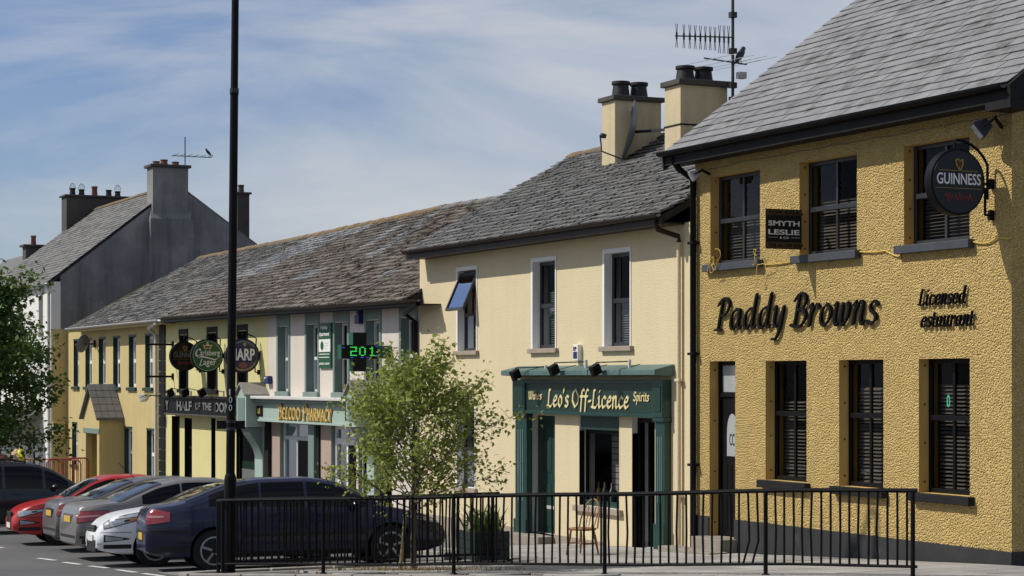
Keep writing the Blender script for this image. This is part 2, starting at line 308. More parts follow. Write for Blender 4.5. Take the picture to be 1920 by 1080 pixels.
GL = {
 'a': (.55, [bowl, [(.42, .48), (.38, .15), (.42, .02), (.52, .06)]]), 'c': (.45, [[(.4, .40), (.28, .5), (.1, .36), (.06, .14), (.18, 0), (.4, .1)]]),
 'd': (.57, [bowl, [(.48, .84), (.40, .2), (.43, .02), (.54, .06)]]), 'e': (.46, [[(.08, .24), (.34, .3), (.39, .42), (.26, .5), (.09, .34), (.06, .12), (.18, 0), (.4, .1)]]),
 'f': (.36, [[(.44, .74), (.34, .82), (.22, .68), (.16, .2), (.1, -.2)], [(.04, .48), (.36, .48)]]), 'h': (.48, [[(.12, .82), (.06, 0)], [(.1, .3), (.26, .5), (.38, .44), (.36, .1), (.44, .02)]]),
 'i': (.27, [[(.04, .44), (.12, .5), (.09, .1), (.14, 0), (.24, .06)], [(.13, .68), (.17, .72)]]), 'l': (.25, [[(.12, .82), (.08, .1), (.14, 0), (.22, .06)]]),
 'm': (.74, [[(.04, .44), (.1, .5), (.06, 0)], [(.09, .28), (.22, .5), (.33, .46), (.3, 0)], [(.33, .28), (.48, .5), (.58, .46), (.56, .1), (.62, 0), (.7, .06)]]),
 'n': (.5, [[(.04, .44), (.1, .5), (.06, 0)], [(.09, .28), (.24, .5), (.36, .46), (.33, .1), (.4, 0), (.48, .06)]]), 'o': (.46, [[(.24, .5), (.08, .36), (.06, .12), (.2, 0), (.38, .14), (.4, .36), (.24, .5)]]),
 'p': (.46, [[(.05, .46), (.12, .5), (.02, -.3)], [(.1, .34), (.26, .5), (.4, .38), (.36, .1), (.2, 0), (.08, .08)]]), 'r': (.38, [[(.04, .44), (.1, .5), (.06, 0)], [(.09, .28), (.2, .46), (.33, .5), (.38, .42)]]),
 's': (.37, [[(.34, .42), (.22, .5), (.08, .42), (.12, .3), (.28, .2), (.3, .08), (.16, 0), (.02, .06)]]), 't': (.31, [[(.14, .68), (.1, .12), (.16, 0), (.28, .06)], [(.02, .48), (.29, .48)]]),
 'u': (.52, [[(.04, .44), (.1, .5), (.06, .14), (.14, 0), (.28, .1), (.38, .36)], [(.4, .5), (.36, .1), (.42, 0), (.5, .06)]]),
 'w': (.66, [[(.04, .46), (.1, .5), (.08, .12), (.16, 0), (.28, .14), (.34, .46)], [(.34, .48), (.32, .12), (.4, 0), (.54, .14), (.58, .4), (.52, .5)]]),
 'y': (.5, [[(.04, .44), (.1, .5), (.07, .16), (.14, .02), (.28, .1), (.38, .38)], [(.42, .5), (.34, .0), (.22, -.26), (.06, -.28)]]),
 'P': (.54, [[(.2, .76), (.1, .0)], [(-.02, 0), (.24, 0)], [(.02, .62), (.2, .78), (.42, .76), (.52, .6), (.4, .4), (.18, .36)]]),
 'B': (.58, [[(.2, .76), (.1, 0)], [(.02, .62), (.2, .78), (.42, .74), (.46, .56), (.34, .42), (.2, .4)], [(.2, .4), (.42, .4), (.52, .22), (.4, .04), (.2, 0), (-.02, .04)]]),
 'L': (.54, [[(.32, .74), (.22, .78), (.16, .4), (.1, .03)], [(-.02, .05), (.2, 0), (.4, 0), (.52, .12)]]), 'O': (.72, [[(.36, .78), (.12, .62), (.06, .28), (.3, 0), (.58, .16), (.64, .5), (.36, .78)]]),
 'W': (.8, [[(.02, .66), (.1, .76), (.1, .2), (.22, 0), (.4, .16), (.42, .7)], [(.42, .74), (.42, .14), (.54, 0), (.72, .2), (.74, .6), (.66, .76)]]),
 'S': (.55, [[(.48, .66), (.34, .78), (.14, .68), (.14, .5), (.42, .3), (.42, .1), (.24, 0), (.02, .1)]]), 'E': (.48, [[(.42, .62), (.26, .74), (.08, .55), (.06, .2), (.22, .0), (.44, .1)], [(.08, .38), (.34, .38)]]), 'C': (.48, [[(.44, .6), (.28, .76), (.08, .52), (.06, .22), (.24, 0), (.44, .12)]]), 'H': (.5, [[(.08, .76), (.08, 0)], [(.4, .76), (.4, 0)], [(.08, .4), (.4, .4)]]),
 'A': (.5, [[(.02, 0), (.24, .76)], [(.24, .76), (.46, 0)], [(.1, .28), (.38, .28)]]), 'R': (.5, [[(.08, .74), (.08, 0)], [(.08, .72), (.36, .72), (.38, .46), (.1, .4)], [(.2, .4), (.46, 0)]]), 'M': (.64, [[(.06, 0), (.06, .76)], [(.06, .76), (.3, .2)], [(.3, .2), (.54, .76)], [(.54, .76), (.54, 0)]]), 'Y': (.48, [[(.02, .76), (.22, .36)], [(.44, .76), (.22, .36)], [(.22, .36), (.22, 0)]]),
 "'": (.16, [[(.1, .82), (.06, .64)]]), '-': (.3, [[(.04, .27), (.26, .29)]]),
}
def letters(parent, txt, material, org, w, cap, nib=0.075, ang=38, slant=0.18, thick=0.03, B=WALLM, smooth=True, stand=0.004, name='letter', narrow=1.0, small=1.0):
    """pen-written letters, one part each: a chisel nib swept along each glyph's strokes"""
    adv = sum((0.26 if ch == ' ' else GL[ch][0] * (1 if i == 0 or txt[i - 1] == ' ' else small) + 0.05) for i, ch in enumerate(txt)); sx = w / (adv + slant * 0.4); sz = cap / 0.78
    na = R(ang); nv = Vector((math.cos(na), math.sin(na))) * nib / 2; nn = Vector((-math.sin(na), math.cos(na))) * nib * 0.16; x = 0.0
    offs = [nv + nn, nv - nn, -nv - nn, -nv + nn]
    for ic, ch in enumerate(txt):
        if ch == ' ': x += 0.26; continue
        wd, strokes = GL[ch]; mb = MB(); k = 0; fsm = 1 if ic == 0 or txt[ic - 1] == ' ' else small; wd *= fsm
        for st in strokes:
            pts = [Vector(p) * fsm for p in st]
            if smooth and len(pts) > 2:
                q = []
                for i in range(len(pts) - 1):
                    p0, p1, p2, p3 = pts[max(i - 1, 0)], pts[i], pts[i + 1], pts[min(i + 2, len(pts) - 1)]
                    for j in range(4):
                        t = j / 4; q.append(0.5 * (2 * p1 + (p2 - p0) * t + (2 * p0 - 5 * p1 + 4 * p2 - p3) * t * t + (3 * p1 - p0 - 3 * p2 + p3) * t ** 3))
                pts = q + [pts[-1]]
            for a, b in zip(pts, pts[1:]):
                cl = [p + o for p in (a, b) for o in offs]           # convex hull of the nib at both ends
                cl = sorted({(round(c.x, 5), round(c.y, 5)) for c in cl}); hull = []
                for seq in (cl, cl[::-1]):
                    h = []
                    for p in seq:
                        while len(h) > 1 and (h[-1][0] - h[-2][0]) * (p[1] - h[-2][1]) - (h[-1][1] - h[-2][1]) * (p[0] - h[-2][0]) <= 0: h.pop()
                        h.append(p)
                    hull += h[:-1]
                f = thick + 0.00025 * k; k += 1
                P3 = [B @ Vector(((x + px + slant * py) * sx, py * sz, stand)) + Vector(org) for px, py in hull]
                mb.prism(P3, B @ Vector((0, 0, f)))
        mb.build(name, material, parent); x += wd + 0.05
# ------------------------------------------------------------------ the ground
def yk(X):                                                      # line of the kerb
    if X < -27.15: return 12.9
    if X < -18.3: return 7.60 + (X + 27.15) * 0.634
    return 13.21
XS = [-900, -400, -200, -160, -120, -100, -85, -70] + [-70 + i for i in range(1, 60)] + [0, 20, 40, 120, 300, 600]
g = MB()
for a, b in zip(XS, XS[1:]):
    g.add([(a, -700, gz(a) - .12), (b, -700, gz(b) - .12), (b, 900, gz(b) - .12), (a, 900, gz(a) - .12)], [(0, 1, 2, 3)])
tag(g.build('road', 'asphalt'), kind='structure')
pv = MB()
PX = [-130, -100, -85] + [-70 + i for i in range(0, 43)] + [-27.1 + 0.45 * i for i in range(0, 50)] + [0, 20, 40]
PX = sorted(set(round(p, 3) for p in PX if not (-27.15 < p < -27.1)))
for a, b in zip(PX, PX[1:]):
    m = -0.03
    ya, yb = (yk(a), yk(b)) if (a < -27.15) == (b < -27.15) else (yk(b), yk(b))
    pv.add([(a, ya, gz(a) + m), (b, yb, gz(b) + m), (b, 16.4, gz(b) + m), (a, 16.4, gz(a) + m)], [(0, 1, 2, 3)])
pavement = pv.build('pavement', 'paving_base'); tag(pavement, kind='structure')
# paving slabs, one by one, where the photograph shows their joints
slab_meshes = []
for i in range(6):
    me = bpy.data.meshes.new('slab'); w, d = 0.296, 0.296
    c = [(-w, -d), (w, -d), (w, d), (-w, d)]; e = 0.012
    vs = [(x, y, -0.03) for x, y in c] + [(x, y, -e * .4) for x, y in c] + [(x * (1 - e * 1.6), y * (1 - e * 1.6), 0) for x, y in c]
    fs = [(8, 9, 10, 11)] + [(k, (k + 1) % 4, 4 + (k + 1) % 4, 4 + k) for k in range(4)] + [(4 + k, 4 + (k + 1) % 4, 8 + (k + 1) % 4, 8 + k) for k in range(4)]
    me.from_pydata(vs, [], fs); me.materials.append(M('paving_slab')); a = me.attributes.new('rnd', 'FLOAT', 'FACE'); a.data.foreach_set('value', [i / 5] * len(fs)); slab_meshes.append(me)
for i in range(46):
    for j in range(14):
        x = -31.2 + 0.61 * i; y = 15.55 - 0.61 * j + 0.0
        if y - .35 < (yk(x - .3) if x > -26.8 else 13.05) + .12 or y < 9.0 or x > -15 or (-27.6 < x < -26.8 and y < 13.4) or y < 15.55 - 0.61 * 11: continue
        px, py = proj((x, y, gz(x)))
        if px < 560 or px > 1960 or py > 1110 or py < 1000: continue
        if sum(1 for _ in pavement.children) >= 290: continue
        s = (gz(x + .3) - gz(x - .3)) / .6
        raw_object('paving_slab', random.choice(slab_meshes), pavement, (x, y, gz(x) + random.uniform(-.002, .003)), (random.gauss(0, .003), -math.atan(s), 0))
# kerb stones
kerb = thing('kerb', 'pale stone kerb edging the raised pavement corner by the railings', 'kerb', (-27.1, 7.6, gz(-27.1)))
def kerb_run(pts):
    for (a, b) in zip(pts, pts[1:]):
        L = (Vector(b) - Vector(a)).length; n = max(1, round(L / 0.9))
        for k in range(n):
            p = Vector(a).lerp(Vector(b), (k + .006 * 2) / n); q = Vector(a).lerp(Vector(b), (k + 1 - .012) / n)
            P = Vector((p.x, p.y, gz(p.x) - .07)); Q = Vector((q.x, q.y, gz(q.x) - .07))
            MB().bar(P, Q, 0.14, 0.15).build('kerb_stone', 'kerb_stone', kerb, bevel=0.015)
kerb_run([(-44, 12.88), (-27.45, 12.88)])
kerb_run([(-27.3, 12.7), (-27.26, 8.1), (-27.05, 7.72), (-26.7, 7.74), (-18.3, 13.12), (-10, 13.15)])
# white dashes of the parking line
dash = thing('road_marking', 'dashed white line on the asphalt in front of the parked cars', 'road marking', onG(160, 1060, -.12))
for (x0, y0, x1, y1) in [(0, 1026, 6, 1027), (72, 1046.5, 104, 1050.5), (119, 1054, 151, 1058), (168, 1061, 202, 1065), (219, 1068, 256, 1073), (268, 1075, 306, 1080)]:
    p = onG(x0, y0, -.115); q = onG(x1, y1, -.115); d = (q - p).normalized(); w = Vector((-d.y, d.x, 0)) * 0.05
    m = MB(); m.add([p - w, q - w, q + w, p + w], [(0, 1, 2, 3)]); m.build('dash', 'road_paint', dash)
# ------------------------------------------------------------------ house-building helpers
def rz(r, Y=YF): return HC - r * Y / CA
def wall(parent, mats, XL, XR, z0, z1, Y, th, ops, name='wall'):
    """front wall with real openings; material 0 the face, 1 the reveals"""
    xs = sorted({XL, XR} | {o[0] for o in ops} | {o[1] for o in ops}); zs = sorted({z0, z1} | {o[2] for o in ops} | {o[3] for o in ops}); m = MB()
    def hole(x, z): return any(o[0] < x < o[1] and o[2] < z < o[3] for o in ops)
    for a, b in zip(xs, xs[1:]):
        for c, d in zip(zs, zs[1:]):
            if hole((a + b) / 2, (c + d) / 2): continue
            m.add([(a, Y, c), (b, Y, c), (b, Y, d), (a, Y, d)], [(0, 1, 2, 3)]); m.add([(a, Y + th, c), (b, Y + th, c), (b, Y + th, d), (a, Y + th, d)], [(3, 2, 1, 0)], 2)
    for x0, x1, c, d in ops:
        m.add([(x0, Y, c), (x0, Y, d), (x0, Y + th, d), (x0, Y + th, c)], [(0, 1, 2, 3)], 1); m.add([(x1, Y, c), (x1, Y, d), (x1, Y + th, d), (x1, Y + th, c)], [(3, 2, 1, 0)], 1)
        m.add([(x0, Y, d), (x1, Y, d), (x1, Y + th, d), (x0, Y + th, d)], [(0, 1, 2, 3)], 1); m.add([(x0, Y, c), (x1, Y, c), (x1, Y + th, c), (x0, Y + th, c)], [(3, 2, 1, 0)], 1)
    m.add([(XL, Y, z0), (XL, Y + th, z0), (XL, Y + th, z1), (XL, Y, z1)], [(0, 1, 2, 3)]); m.add([(XR, Y, z0), (XR, Y + th, z0), (XR, Y + th, z1), (XR, Y, z1)], [(3, 2, 1, 0)])
    m.add([(XL, Y, z1), (XR, Y, z1), (XR, Y + th, z1), (XL, Y + th, z1)], [(0, 1, 2, 3)])
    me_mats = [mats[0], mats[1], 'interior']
    o = MB(); o.v, o.f, o.m, o.r = m.v, m.f, m.m, m.r
    return o.build(name, me_mats, parent)
def shell(parent, matname, XL, XR, z0, Yf, th, Yb, eave, Yr, ridge, floors=()):
    """gables, back wall and floors behind a front wall"""
    for i, (x, e) in enumerate(((XL, 0.24), (XR, -0.24))):
        s = (ridge - eave) / (Yr - (Yf - .4)); zf = eave + s * (th + .4) - .12
        poly = [(x, Yf + th + .002, z0), (x, Yb, z0), (x, Yb, eave), (x, Yr, ridge - .12), (x, Yf + th + .002, zf)]
        MB().prism(poly, (e, 0, 0)).build('gable_wall', matname, parent)
    bx('back_wall', matname, parent, XL + .25, XR - .25, Yb - .25, Yb - .002, z0, eave - .05)
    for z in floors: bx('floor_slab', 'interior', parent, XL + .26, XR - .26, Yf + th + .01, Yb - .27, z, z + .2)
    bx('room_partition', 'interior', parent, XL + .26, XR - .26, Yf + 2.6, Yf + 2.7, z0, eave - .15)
def roof(parent, X0, X1, Ye, ze, Yr, zr, smat, sw, se, n_parts, jit=1.0, news=(), seed=1, th=0.009, ridge_mat='ridge_tile', back=True, Yb=None, zb=None, ridge_parts=True):
    """deck, slates (the ones that show largest as pieces), ridge tiles; ze and zr give the heights at X0 and X1"""
    rnd = random.Random(seed); ze = ze if isinstance(ze, tuple) else (ze, ze); zr = zr if isinstance(zr, tuple) else (zr, zr)
    def P(u, v):
        e = Vector((X0 + (X1 - X0) * u, Ye, ze[0] + (ze[1] - ze[0]) * u)); t = Vector((e.x, Yr, zr[0] + (zr[1] - zr[0]) * u)); return e.lerp(t, v)
    vm = (P(.5, 1) - P(.5, 0)); SLn = vm.length; vv = vm.normalized(); ux = (P(1, .5) - P(0, .5)).normalized(); nn = ux.cross(vv).normalized(); vv = nn.cross(ux)
    B = Matrix((ux, vv, nn)).transposed()
    m = MB(); dn = -nn * 0.045
    a, b, c, d = P(0, 0) + dn, P(1, 0) + dn, P(1, 1) + dn, P(0, 1) + dn; k = Vector((0, 0, -.12))
    m.add([a, b, c, d, a + k, b + k, c + k, d + k], [(0, 1, 2, 3), (7, 6, 5, 4), (0, 4, 5, 1), (1, 5, 6, 2), (3, 2, 6, 7), (0, 3, 7, 4)])
    if back:
        Yb = Yb or 2 * Yr - Ye; e2, f2 = Vector((X0, Yb, zb if zb is not None else ze[0])), Vector((X1, Yb, zb if zb is not None else ze[1]))
        m.add([d, c, f2, e2, d + k, c + k, f2 + k, e2 + k], [(0, 1, 2, 3), (7, 6, 5, 4), (1, 5, 6, 2), (0, 3, 7, 4), (2, 6, 7, 3)], 1)
    rf = m.build('roof', ['roof_deck', smat], parent)
    protos = []
    for i in range(9):
        w = sw * (rnd.uniform(.95, .982) if jit < 1 else rnd.uniform(.80, .97)) / 2; l = se * 1.5; t = th * rnd.uniform(.8, 1.3); q = [rnd.uniform(-.014, .014) * jit for _ in range(4)]
        vs = [(-w, q[0], 0), (w, q[1], 0), (w, l, 0), (-w, l, 0), (-w, q[0], t), (w, q[1], t), (w, l, t), (-w, l, t)]
        if jit > 1: vs[4] = (-w, q[0], t * rnd.uniform(.7, 1.8)); vs[5] = (w, q[1], t * rnd.uniform(.7, 1.8))
        protos.append((vs, [(4, 5, 6, 7), (0, 1, 5, 4), (1, 2, 6, 5), (3, 0, 4, 7)], i / 8))
    pm = {}
    def pmesh(i, mt):
        if (i, mt) not in pm:
            me = bpy.data.meshes.new('slate'); me.from_pydata(protos[i][0], [], protos[i][1]); me.materials.append(M(mt))
            at = me.attributes.new('rnd', 'FLOAT', 'FACE'); at.data.foreach_set('value', [protos[i][2]] * 4); pm[(i, mt)] = me
        return pm[(i, mt)]
    items = []; rows = int(SLn / se); cols = int(round((X1 - X0) / sw)); tilt = th * 1.5 / se
    for r in range(rows):
        for cidx in range(cols + (r % 2)):
            u = (cidx + (0.5 if r % 2 == 0 else 0.0)) / cols
            u = min(max(u, .5 / cols * .9), 1 - .5 / cols * .9); v = r * se / SLn
            p = P(u, v) + nn * rnd.uniform(0, .006) * jit + vv * rnd.gauss(0, .006) * jit
            if jit > 1 and rnd.random() < 0.002 * jit: continue
            rm = B @ Matrix.Rotation(-tilt - rnd.uniform(0, .02) * jit, 3, 'X') @ Matrix.Rotation(rnd.gauss(0, .008) * jit, 3, 'Z') @ Matrix.Rotation(rnd.gauss(0, .007) * jit, 3, 'Y')
            mt = smat
            for (na, nb, va, vb) in news:
                if na <= u <= nb and va <= v <= vb: mt = 'slate_new'
            if jit > 1 and rnd.random() < .003: mt = 'slate_new'
            px, py = proj(p); vis = -15 < px < 1935 and -15 < py < 1095
            items.append((0 if vis else 1, p.length, p, rm, rnd.randrange(9), mt))
    items.sort(key=lambda t: (t[0], t[1]))
    mats = [smat, 'slate_new']; st = MB()
    for i, (h, dd, p, rm, k, mt) in enumerate(items):
        if i < n_parts and h == 0:
            raw_object('slate', pmesh(k, mt), rf, p, rm.to_euler())
        else: st.add([rm @ Vector(v) + p for v in protos[k][0]], protos[k][1], mats.index(mt), protos[k][2])
    if st.v: tag(st.build('slating', mats, rf, rnd=True), kind='stuff')
    # ridge tiles
    n = max(1, int((X1 - X0) / .45)); rt = MB()
    for i in range(n):
        p, q = P((i + .02) / n, 1), P((i + .98) / n, 1); up = Vector((0, 0, .040 + rnd.uniform(0, .012) * jit)); sd = Vector((0, .15, -.085)); sb = Vector((0, -.15, -.085))
        lo = Vector((0, 0, -.05)); one = rt if not ridge_parts else MB()
        one.add([p + up + sb, p + up, p + up + sd, q + up + sb, q + up, q + up + sd, p + up + sb + lo, p + up + sd + lo, q + up + sb + lo, q + up + sd + lo], [(0, 3, 4, 1), (1, 4, 5, 2), (0, 6, 8, 3), (2, 5, 9, 7), (0, 1, 2, 7, 6), (3, 8, 9, 5, 4)])
        if ridge_parts: one.build('ridge_tile', ridge_mat, rf)
    if not ridge_parts: tag(rt.build('ridge_tiles', ridge_mat, rf), kind='stuff')
    return rf
def gutter(parent, X0, X1, Y, z, material, r=0.06, fascia=None, soffitY=YF, dz=0.0, fh=.16):
    z0, z1 = (z if isinstance(z, tuple) else (z, z)); m = MB(); n = 7
    ring = [(math.cos(math.pi + math.pi * k / n) * r, math.sin(math.pi + math.pi * k / n) * r) for k in range(n + 1)] + [(r - .012, 0.0)] + [(math.cos(-math.pi * k / n) * (r - .01), math.sin(-math.pi * k / n) * (r - .01)) for k in range(1, n)] + [(-r + .012, 0)]
    N = len(ring); vs = [(X0, Y + a, z0 + b) for a, b in ring] + [(X1, Y + a, z1 + b) for a, b in ring]
    m.add(vs, [(k, (k + 1) % N, N + (k + 1) % N, N + k) for k in range(N)]); m.build('gutter', material, parent)
    if fascia:
        y0 = Y + r + .002; m = MB()
        m.add([(X0, y0, z0 - fh), (X1, y0, z1 - fh), (X1, y0 + .03, z1 - fh), (X0, y0 + .03, z0 - fh), (X0, y0, z0 - .005), (X1, y0, z1 - .005), (X1, y0 + .03, z1 - .005), (X0, y0 + .03, z0 - .005)], [(3, 2, 1, 0), (4, 5, 6, 7), (0, 1, 5, 4), (1, 2, 6, 5), (2, 3, 7, 6), (3, 0, 4, 7)])
        m.build('fascia_board', fascia, parent)
        y1 = y0 + .032; m = MB(); za, zb_ = z0 - fh + .02, z1 - fh + .02
        m.add([(X0, y1, za), (X1, y1, zb_), (X1, soffitY - .003, zb_), (X0, soffitY - .003, za), (X0, y1, za + .02), (X1, y1, zb_ + .02), (X1, soffitY - .003, zb_ + .02), (X0, soffitY - .003, za + .02)], [(3, 2, 1, 0), (4, 5, 6, 7), (0, 1, 5, 4), (1, 2, 6, 5), (2, 3, 7, 6), (3, 0, 4, 7)])
        m.build('soffit', fascia, parent)
def window(parent, o, Y, fmat='charcoal_frame', rows=(.5,), cols=(), fw=.05, bar=.035, pane='window_glass', sill=None, blind=None, depth=.05, name='window', cill_drop=.1, sill_out=.07, sill_w=.08):
    """frame with its bars, panes, sill and blind inside opening o = (x0, x1, z0, z1) at plane Y"""
    x0, x1, z0, z1 = o; e = .003; x0 += e; x1 -= e; z0 += e; z1 -= e
    m = MB(); m.box(x0, x0 + fw, Y, Y + depth, z0, z1); m.box(x1 - fw, x1, Y, Y + depth, z0, z1); m.box(x0 + fw, x1 - fw, Y, Y + depth, z0, z0 + fw); m.box(x0 + fw, x1 - fw, Y, Y + depth, z1 - fw, z1)
    w = m.build(name, fmat, parent, bevel=.006)
    xs = [x0 + fw] + [x0 + (x1 - x0) * c for c in cols] + [x1 - fw]; zs = [z0 + fw] + [z0 + (z1 - z0) * c for c in rows] + [z1 - fw]
    for c in zs[1:-1]: bx('sash_bar', fmat, w, x0 + fw, x1 - fw, Y - .012, Y + depth - .01, c - bar * .75, c + bar * .75, .004)
    for c in xs[1:-1]: bx('sash_bar', fmat, w, c - bar / 2, c + bar / 2, Y + .004, Y + depth - .014, z0 + fw, z1 - fw)
    for a, b in zip(xs, xs[1:]):
        for c, d in zip(zs, zs[1:]):
            ti = random.uniform(-.0015, .0015); yp = Y + depth * .55; MB().add([(a, yp - ti, c), (b, yp + ti, c), (b, yp + ti * .4, d), (a, yp - ti, d)], [(0, 1, 2, 3)]).build('pane', pane, w)
    if sill: bx('sill', sill, w, x0 - sill_w, x1 + sill_w, YF - sill_out if parent not in SILLY else SILLY[parent] - sill_out, Y + .02, z0 - cill_drop - e, z0 - e - .002, .008)
    if blind:
        bmname, f0, f1, pitch = blind; m = MB(); tl = random.uniform(-16, 10); f1 += random.uniform(-.06, .06); z = z0 + (z1 - z0) * f0
        while z < z0 + (z1 - z0) * f1:
            c = Matrix.Translation(((x0 + x1) / 2, Y + .16, z)) @ Matrix.Rotation(R(38 + tl + random.gauss(0, 3)), 4, 'X') @ Matrix.Rotation(random.gauss(0, .006), 4, 'Y'); m.obox(c, x1 - x0 - .06, pitch * .95, .003); z += pitch
        m.build('blind', bmname, w)
    return w
SILLY = {}
def downpipe(parent, material, pts, r=.035, brackets=()):
    MB().tube(pts, r, 10).build('downpipe', material, parent, smooth=True)
    for z in brackets:
        p = pts[-1]; bx('pipe_bracket', material, parent, p[0] - r - .03, p[0] + r + .03, p[1] - r - .008, YF - .001, z, z + .04)
def chimney(parent, x0, x1, y0, y1, z0, z1, material, cap='dark_cement', pots=(), potr=.13, poth=.3, pmat='pot_black', caph=.08, over=.07):
    c = MB().box(x0, x1, y0, y1, z0, z1 - caph).build('chimney', material, parent, bevel=.012)
    bx('chimney_cap', cap, c, x0 - over, x1 + over, y0 - over, y1 + over, z1 - caph + .001, z1, .012)
    for i, (fxx, fy) in enumerate(pots):
        pm_, ph = (pmat[i % len(pmat)] if isinstance(pmat, tuple) else pmat), (poth[i % len(poth)] if isinstance(poth, tuple) else poth)
        MB().lathe((x0 + (x1 - x0) * fxx, y0 + (y1 - y0) * fy, z1), (0, 0, 1), [(0, potr * 1.05), (ph * .75, potr * .88), (ph * .82, potr * 1.05), (ph, potr * 1.05), (ph, potr * .8), (ph * .6, potr * .75)], 14).build('chimney_pot', pm_, c, smooth=True)
    return c
# ------------------------------------------------------------------ near pub: ochre roughcast
XL, XR = fx(1303) + .005, fx(1897); ZB = -1.2
pub = thing('public_house', 'ochre roughcast pub with black windows and grey slate roof, nearest building on the right', 'building', ((XL + XR) / 2, YF, gz(-24)))
up = [(1332, 1425, -.1742), (1499, 1606.7, -.1732), (1695, 1818, -.1722)]; lo = [(1435.6, 1512.2), (1573.3, 1656.4), (1722.8, 1818.5)]
ops = [(fx(a), fx(b), rz(-.0985), rz(r)) for a, b, r in up] + [(fx(a), fx(b), rz(.0833), rz(-.0145)) for a, b in lo]
door = (fx(1330.5), fx(1378.5), rz(.136), rz(-.0150))
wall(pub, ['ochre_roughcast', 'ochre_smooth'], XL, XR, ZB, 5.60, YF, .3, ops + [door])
shell(pub, 'ochre_roughcast', XL, XR, ZB, YF, .3, 25.6, 5.72, 20.6, 9.5, (2.5,))
zpl = rz(.119)
for a, b in ((XL, door[0]), (door[1], XR + .02)):
    bx('plinth', 'plinth_black', pub, a, b - (0 if b > door[1] else .0), YF - .022, YF - .002, ZB, zpl)
bx('plinth', 'plinth_black', pub, XR + .001, XR + .021, YF - .0015, 25.6, ZB, zpl + .003)
for i, o in enumerate(ops):
    upper = i < 3
    w = window(pub, o, YF + .15, 'charcoal_frame' if upper else 'black_paint', (.49,) if upper else (.56,), (.5,), .055, .045, 'window_glass', 'sill_grey' if upper else 'black_matt',
               ('blind_slat', .02, .52, .045) if upper else ('blind_slat', .04, .80 if i > 3 else .62, .05), cill_drop=.11, sill_w=.10, sill_out=.10)
    if not upper:
        for x in (o[0] + .006,): pass
if True:                                                           # green number stuck on the right-hand ground floor pane
    o = ops[5]; text('window_sticker', '0', mat('sticker_green', (0.05, 0.42, 0.28), .5), pub, (o[0] + .34 * (o[1] - o[0]), YF + .172, o[2] + .64 * (o[3] - o[2])), .07, .16, thick=.002, bold=.02)
# studs in the window reveals
for o in ops + [door]:
    for f in (.08, .37, .66, .95):
        zz = o[2] + f * (o[3] - o[2]); MB().lathe((o[0] + .001, YF + .09, zz), (1, 0, 0), [(0, .016), (.012, .012)], 8).build('reveal_stud', 'dark_cement', pub)
dr = bx('door', 'black_paint', pub, door[0] + .06, door[1] - .06, YF + .18, YF + .23, door[2] + .02, door[3] - .55, .006)
fr = MB(); fr.box(door[0] + .003, door[0] + .058, YF + .15, YF + .24, door[2], door[3] - .003); fr.box(door[1] - .058, door[1] - .003, YF + .15, YF + .24, door[2], door[3] - .003); fr.box(door[0] + .06, door[1] - .06, YF + .15, YF + .24, door[3] - .06, door[3] - .003); fr.box(door[0] + .06, door[1] - .06, YF + .15, YF + .24, door[3] - .54, door[3] - .47)
fr.build('door_frame', 'black_paint', pub)
bx('fanlight', 'lamp_glass', pub, door[0] + .07, door[1] - .07, YF + .19, YF + .2, door[3] - .465, door[3] - .065)
xc = (door[0] + door[1]) / 2; zp = door[2] + .46 * (door[3] - door[2])
arch = [(xc - .15, YF + .178, zp), (xc + .15, YF + .178, zp)] + [(xc + .15 * math.cos(t) * (1 if t < 1.57 else 1), YF + .178, zp + .30 + .34 * math.sin(t) ** .8) for t in [i * math.pi / 12 for i in range(13)]]
MB().prism(arch, (0, -.006, 0)).build('door_glass', mat('etched_glass', (0.36, 0.38, 0.38), .35, .08), dr)
text('monogram', 'CC', 'black_paint', dr, (xc - .07, YF + .171, zp + .16), .14, .18, thick=.003)
for k in range(4): bx('door_panel', 'black_paint', dr, xc - .26 + .135 * k, xc - .145 + .135 * k, YF + .172, YF + .18, door[2] + .12, zp - .12, .004)
sx0, sx1 = door[0] - .15, door[1] + .1
bx('step', 'step_stone', pub, sx0 + .1, sx1 - .02, YF - .30, YF + .14, ZB, door[2] + .005, .012); bx('step', 'step_stone', pub, sx0 - .35, sx1 + .2, YF - .62, YF - .302, ZB, door[2] - .16, .012)
roof(pub, -27.66, -19.41, 15.50, 5.73, 20.6, 9.51, 'slate_blue', .32, .212, 300, .55, seed=3, th=.010)
gutter(pub, -27.70, -19.42, 15.44, 5.715, 'black_paint', .068, 'black_matt', fh=.20)
vv = Vector((0, 20.6 - 15.5, 9.51 - 5.73))
for x, w_ in ((-19.40, .05), (-27.69, .03)):                        # barge boards
    p = Vector((x, 15.48, 5.70)); MB().prism([p, p + vv, p + vv + Vector((0, 0, -.24)), p + Vector((0, .02, -.26))], (w_, 0, 0)).build('barge_board', 'black_matt', pub)
bx('box_end', 'black_matt', pub, -19.82, -19.352, 15.49, 15.88, 5.43, 5.53)
downpipe(pub, 'black_paint', [(XL - .02, 15.5, 5.62), (XL + .02, 15.6, 5.45), (XL + .06, YF - .07, 5.28), (XL + .06, YF - .07, -.45)], .05, (.9, 2.6, 4.3))
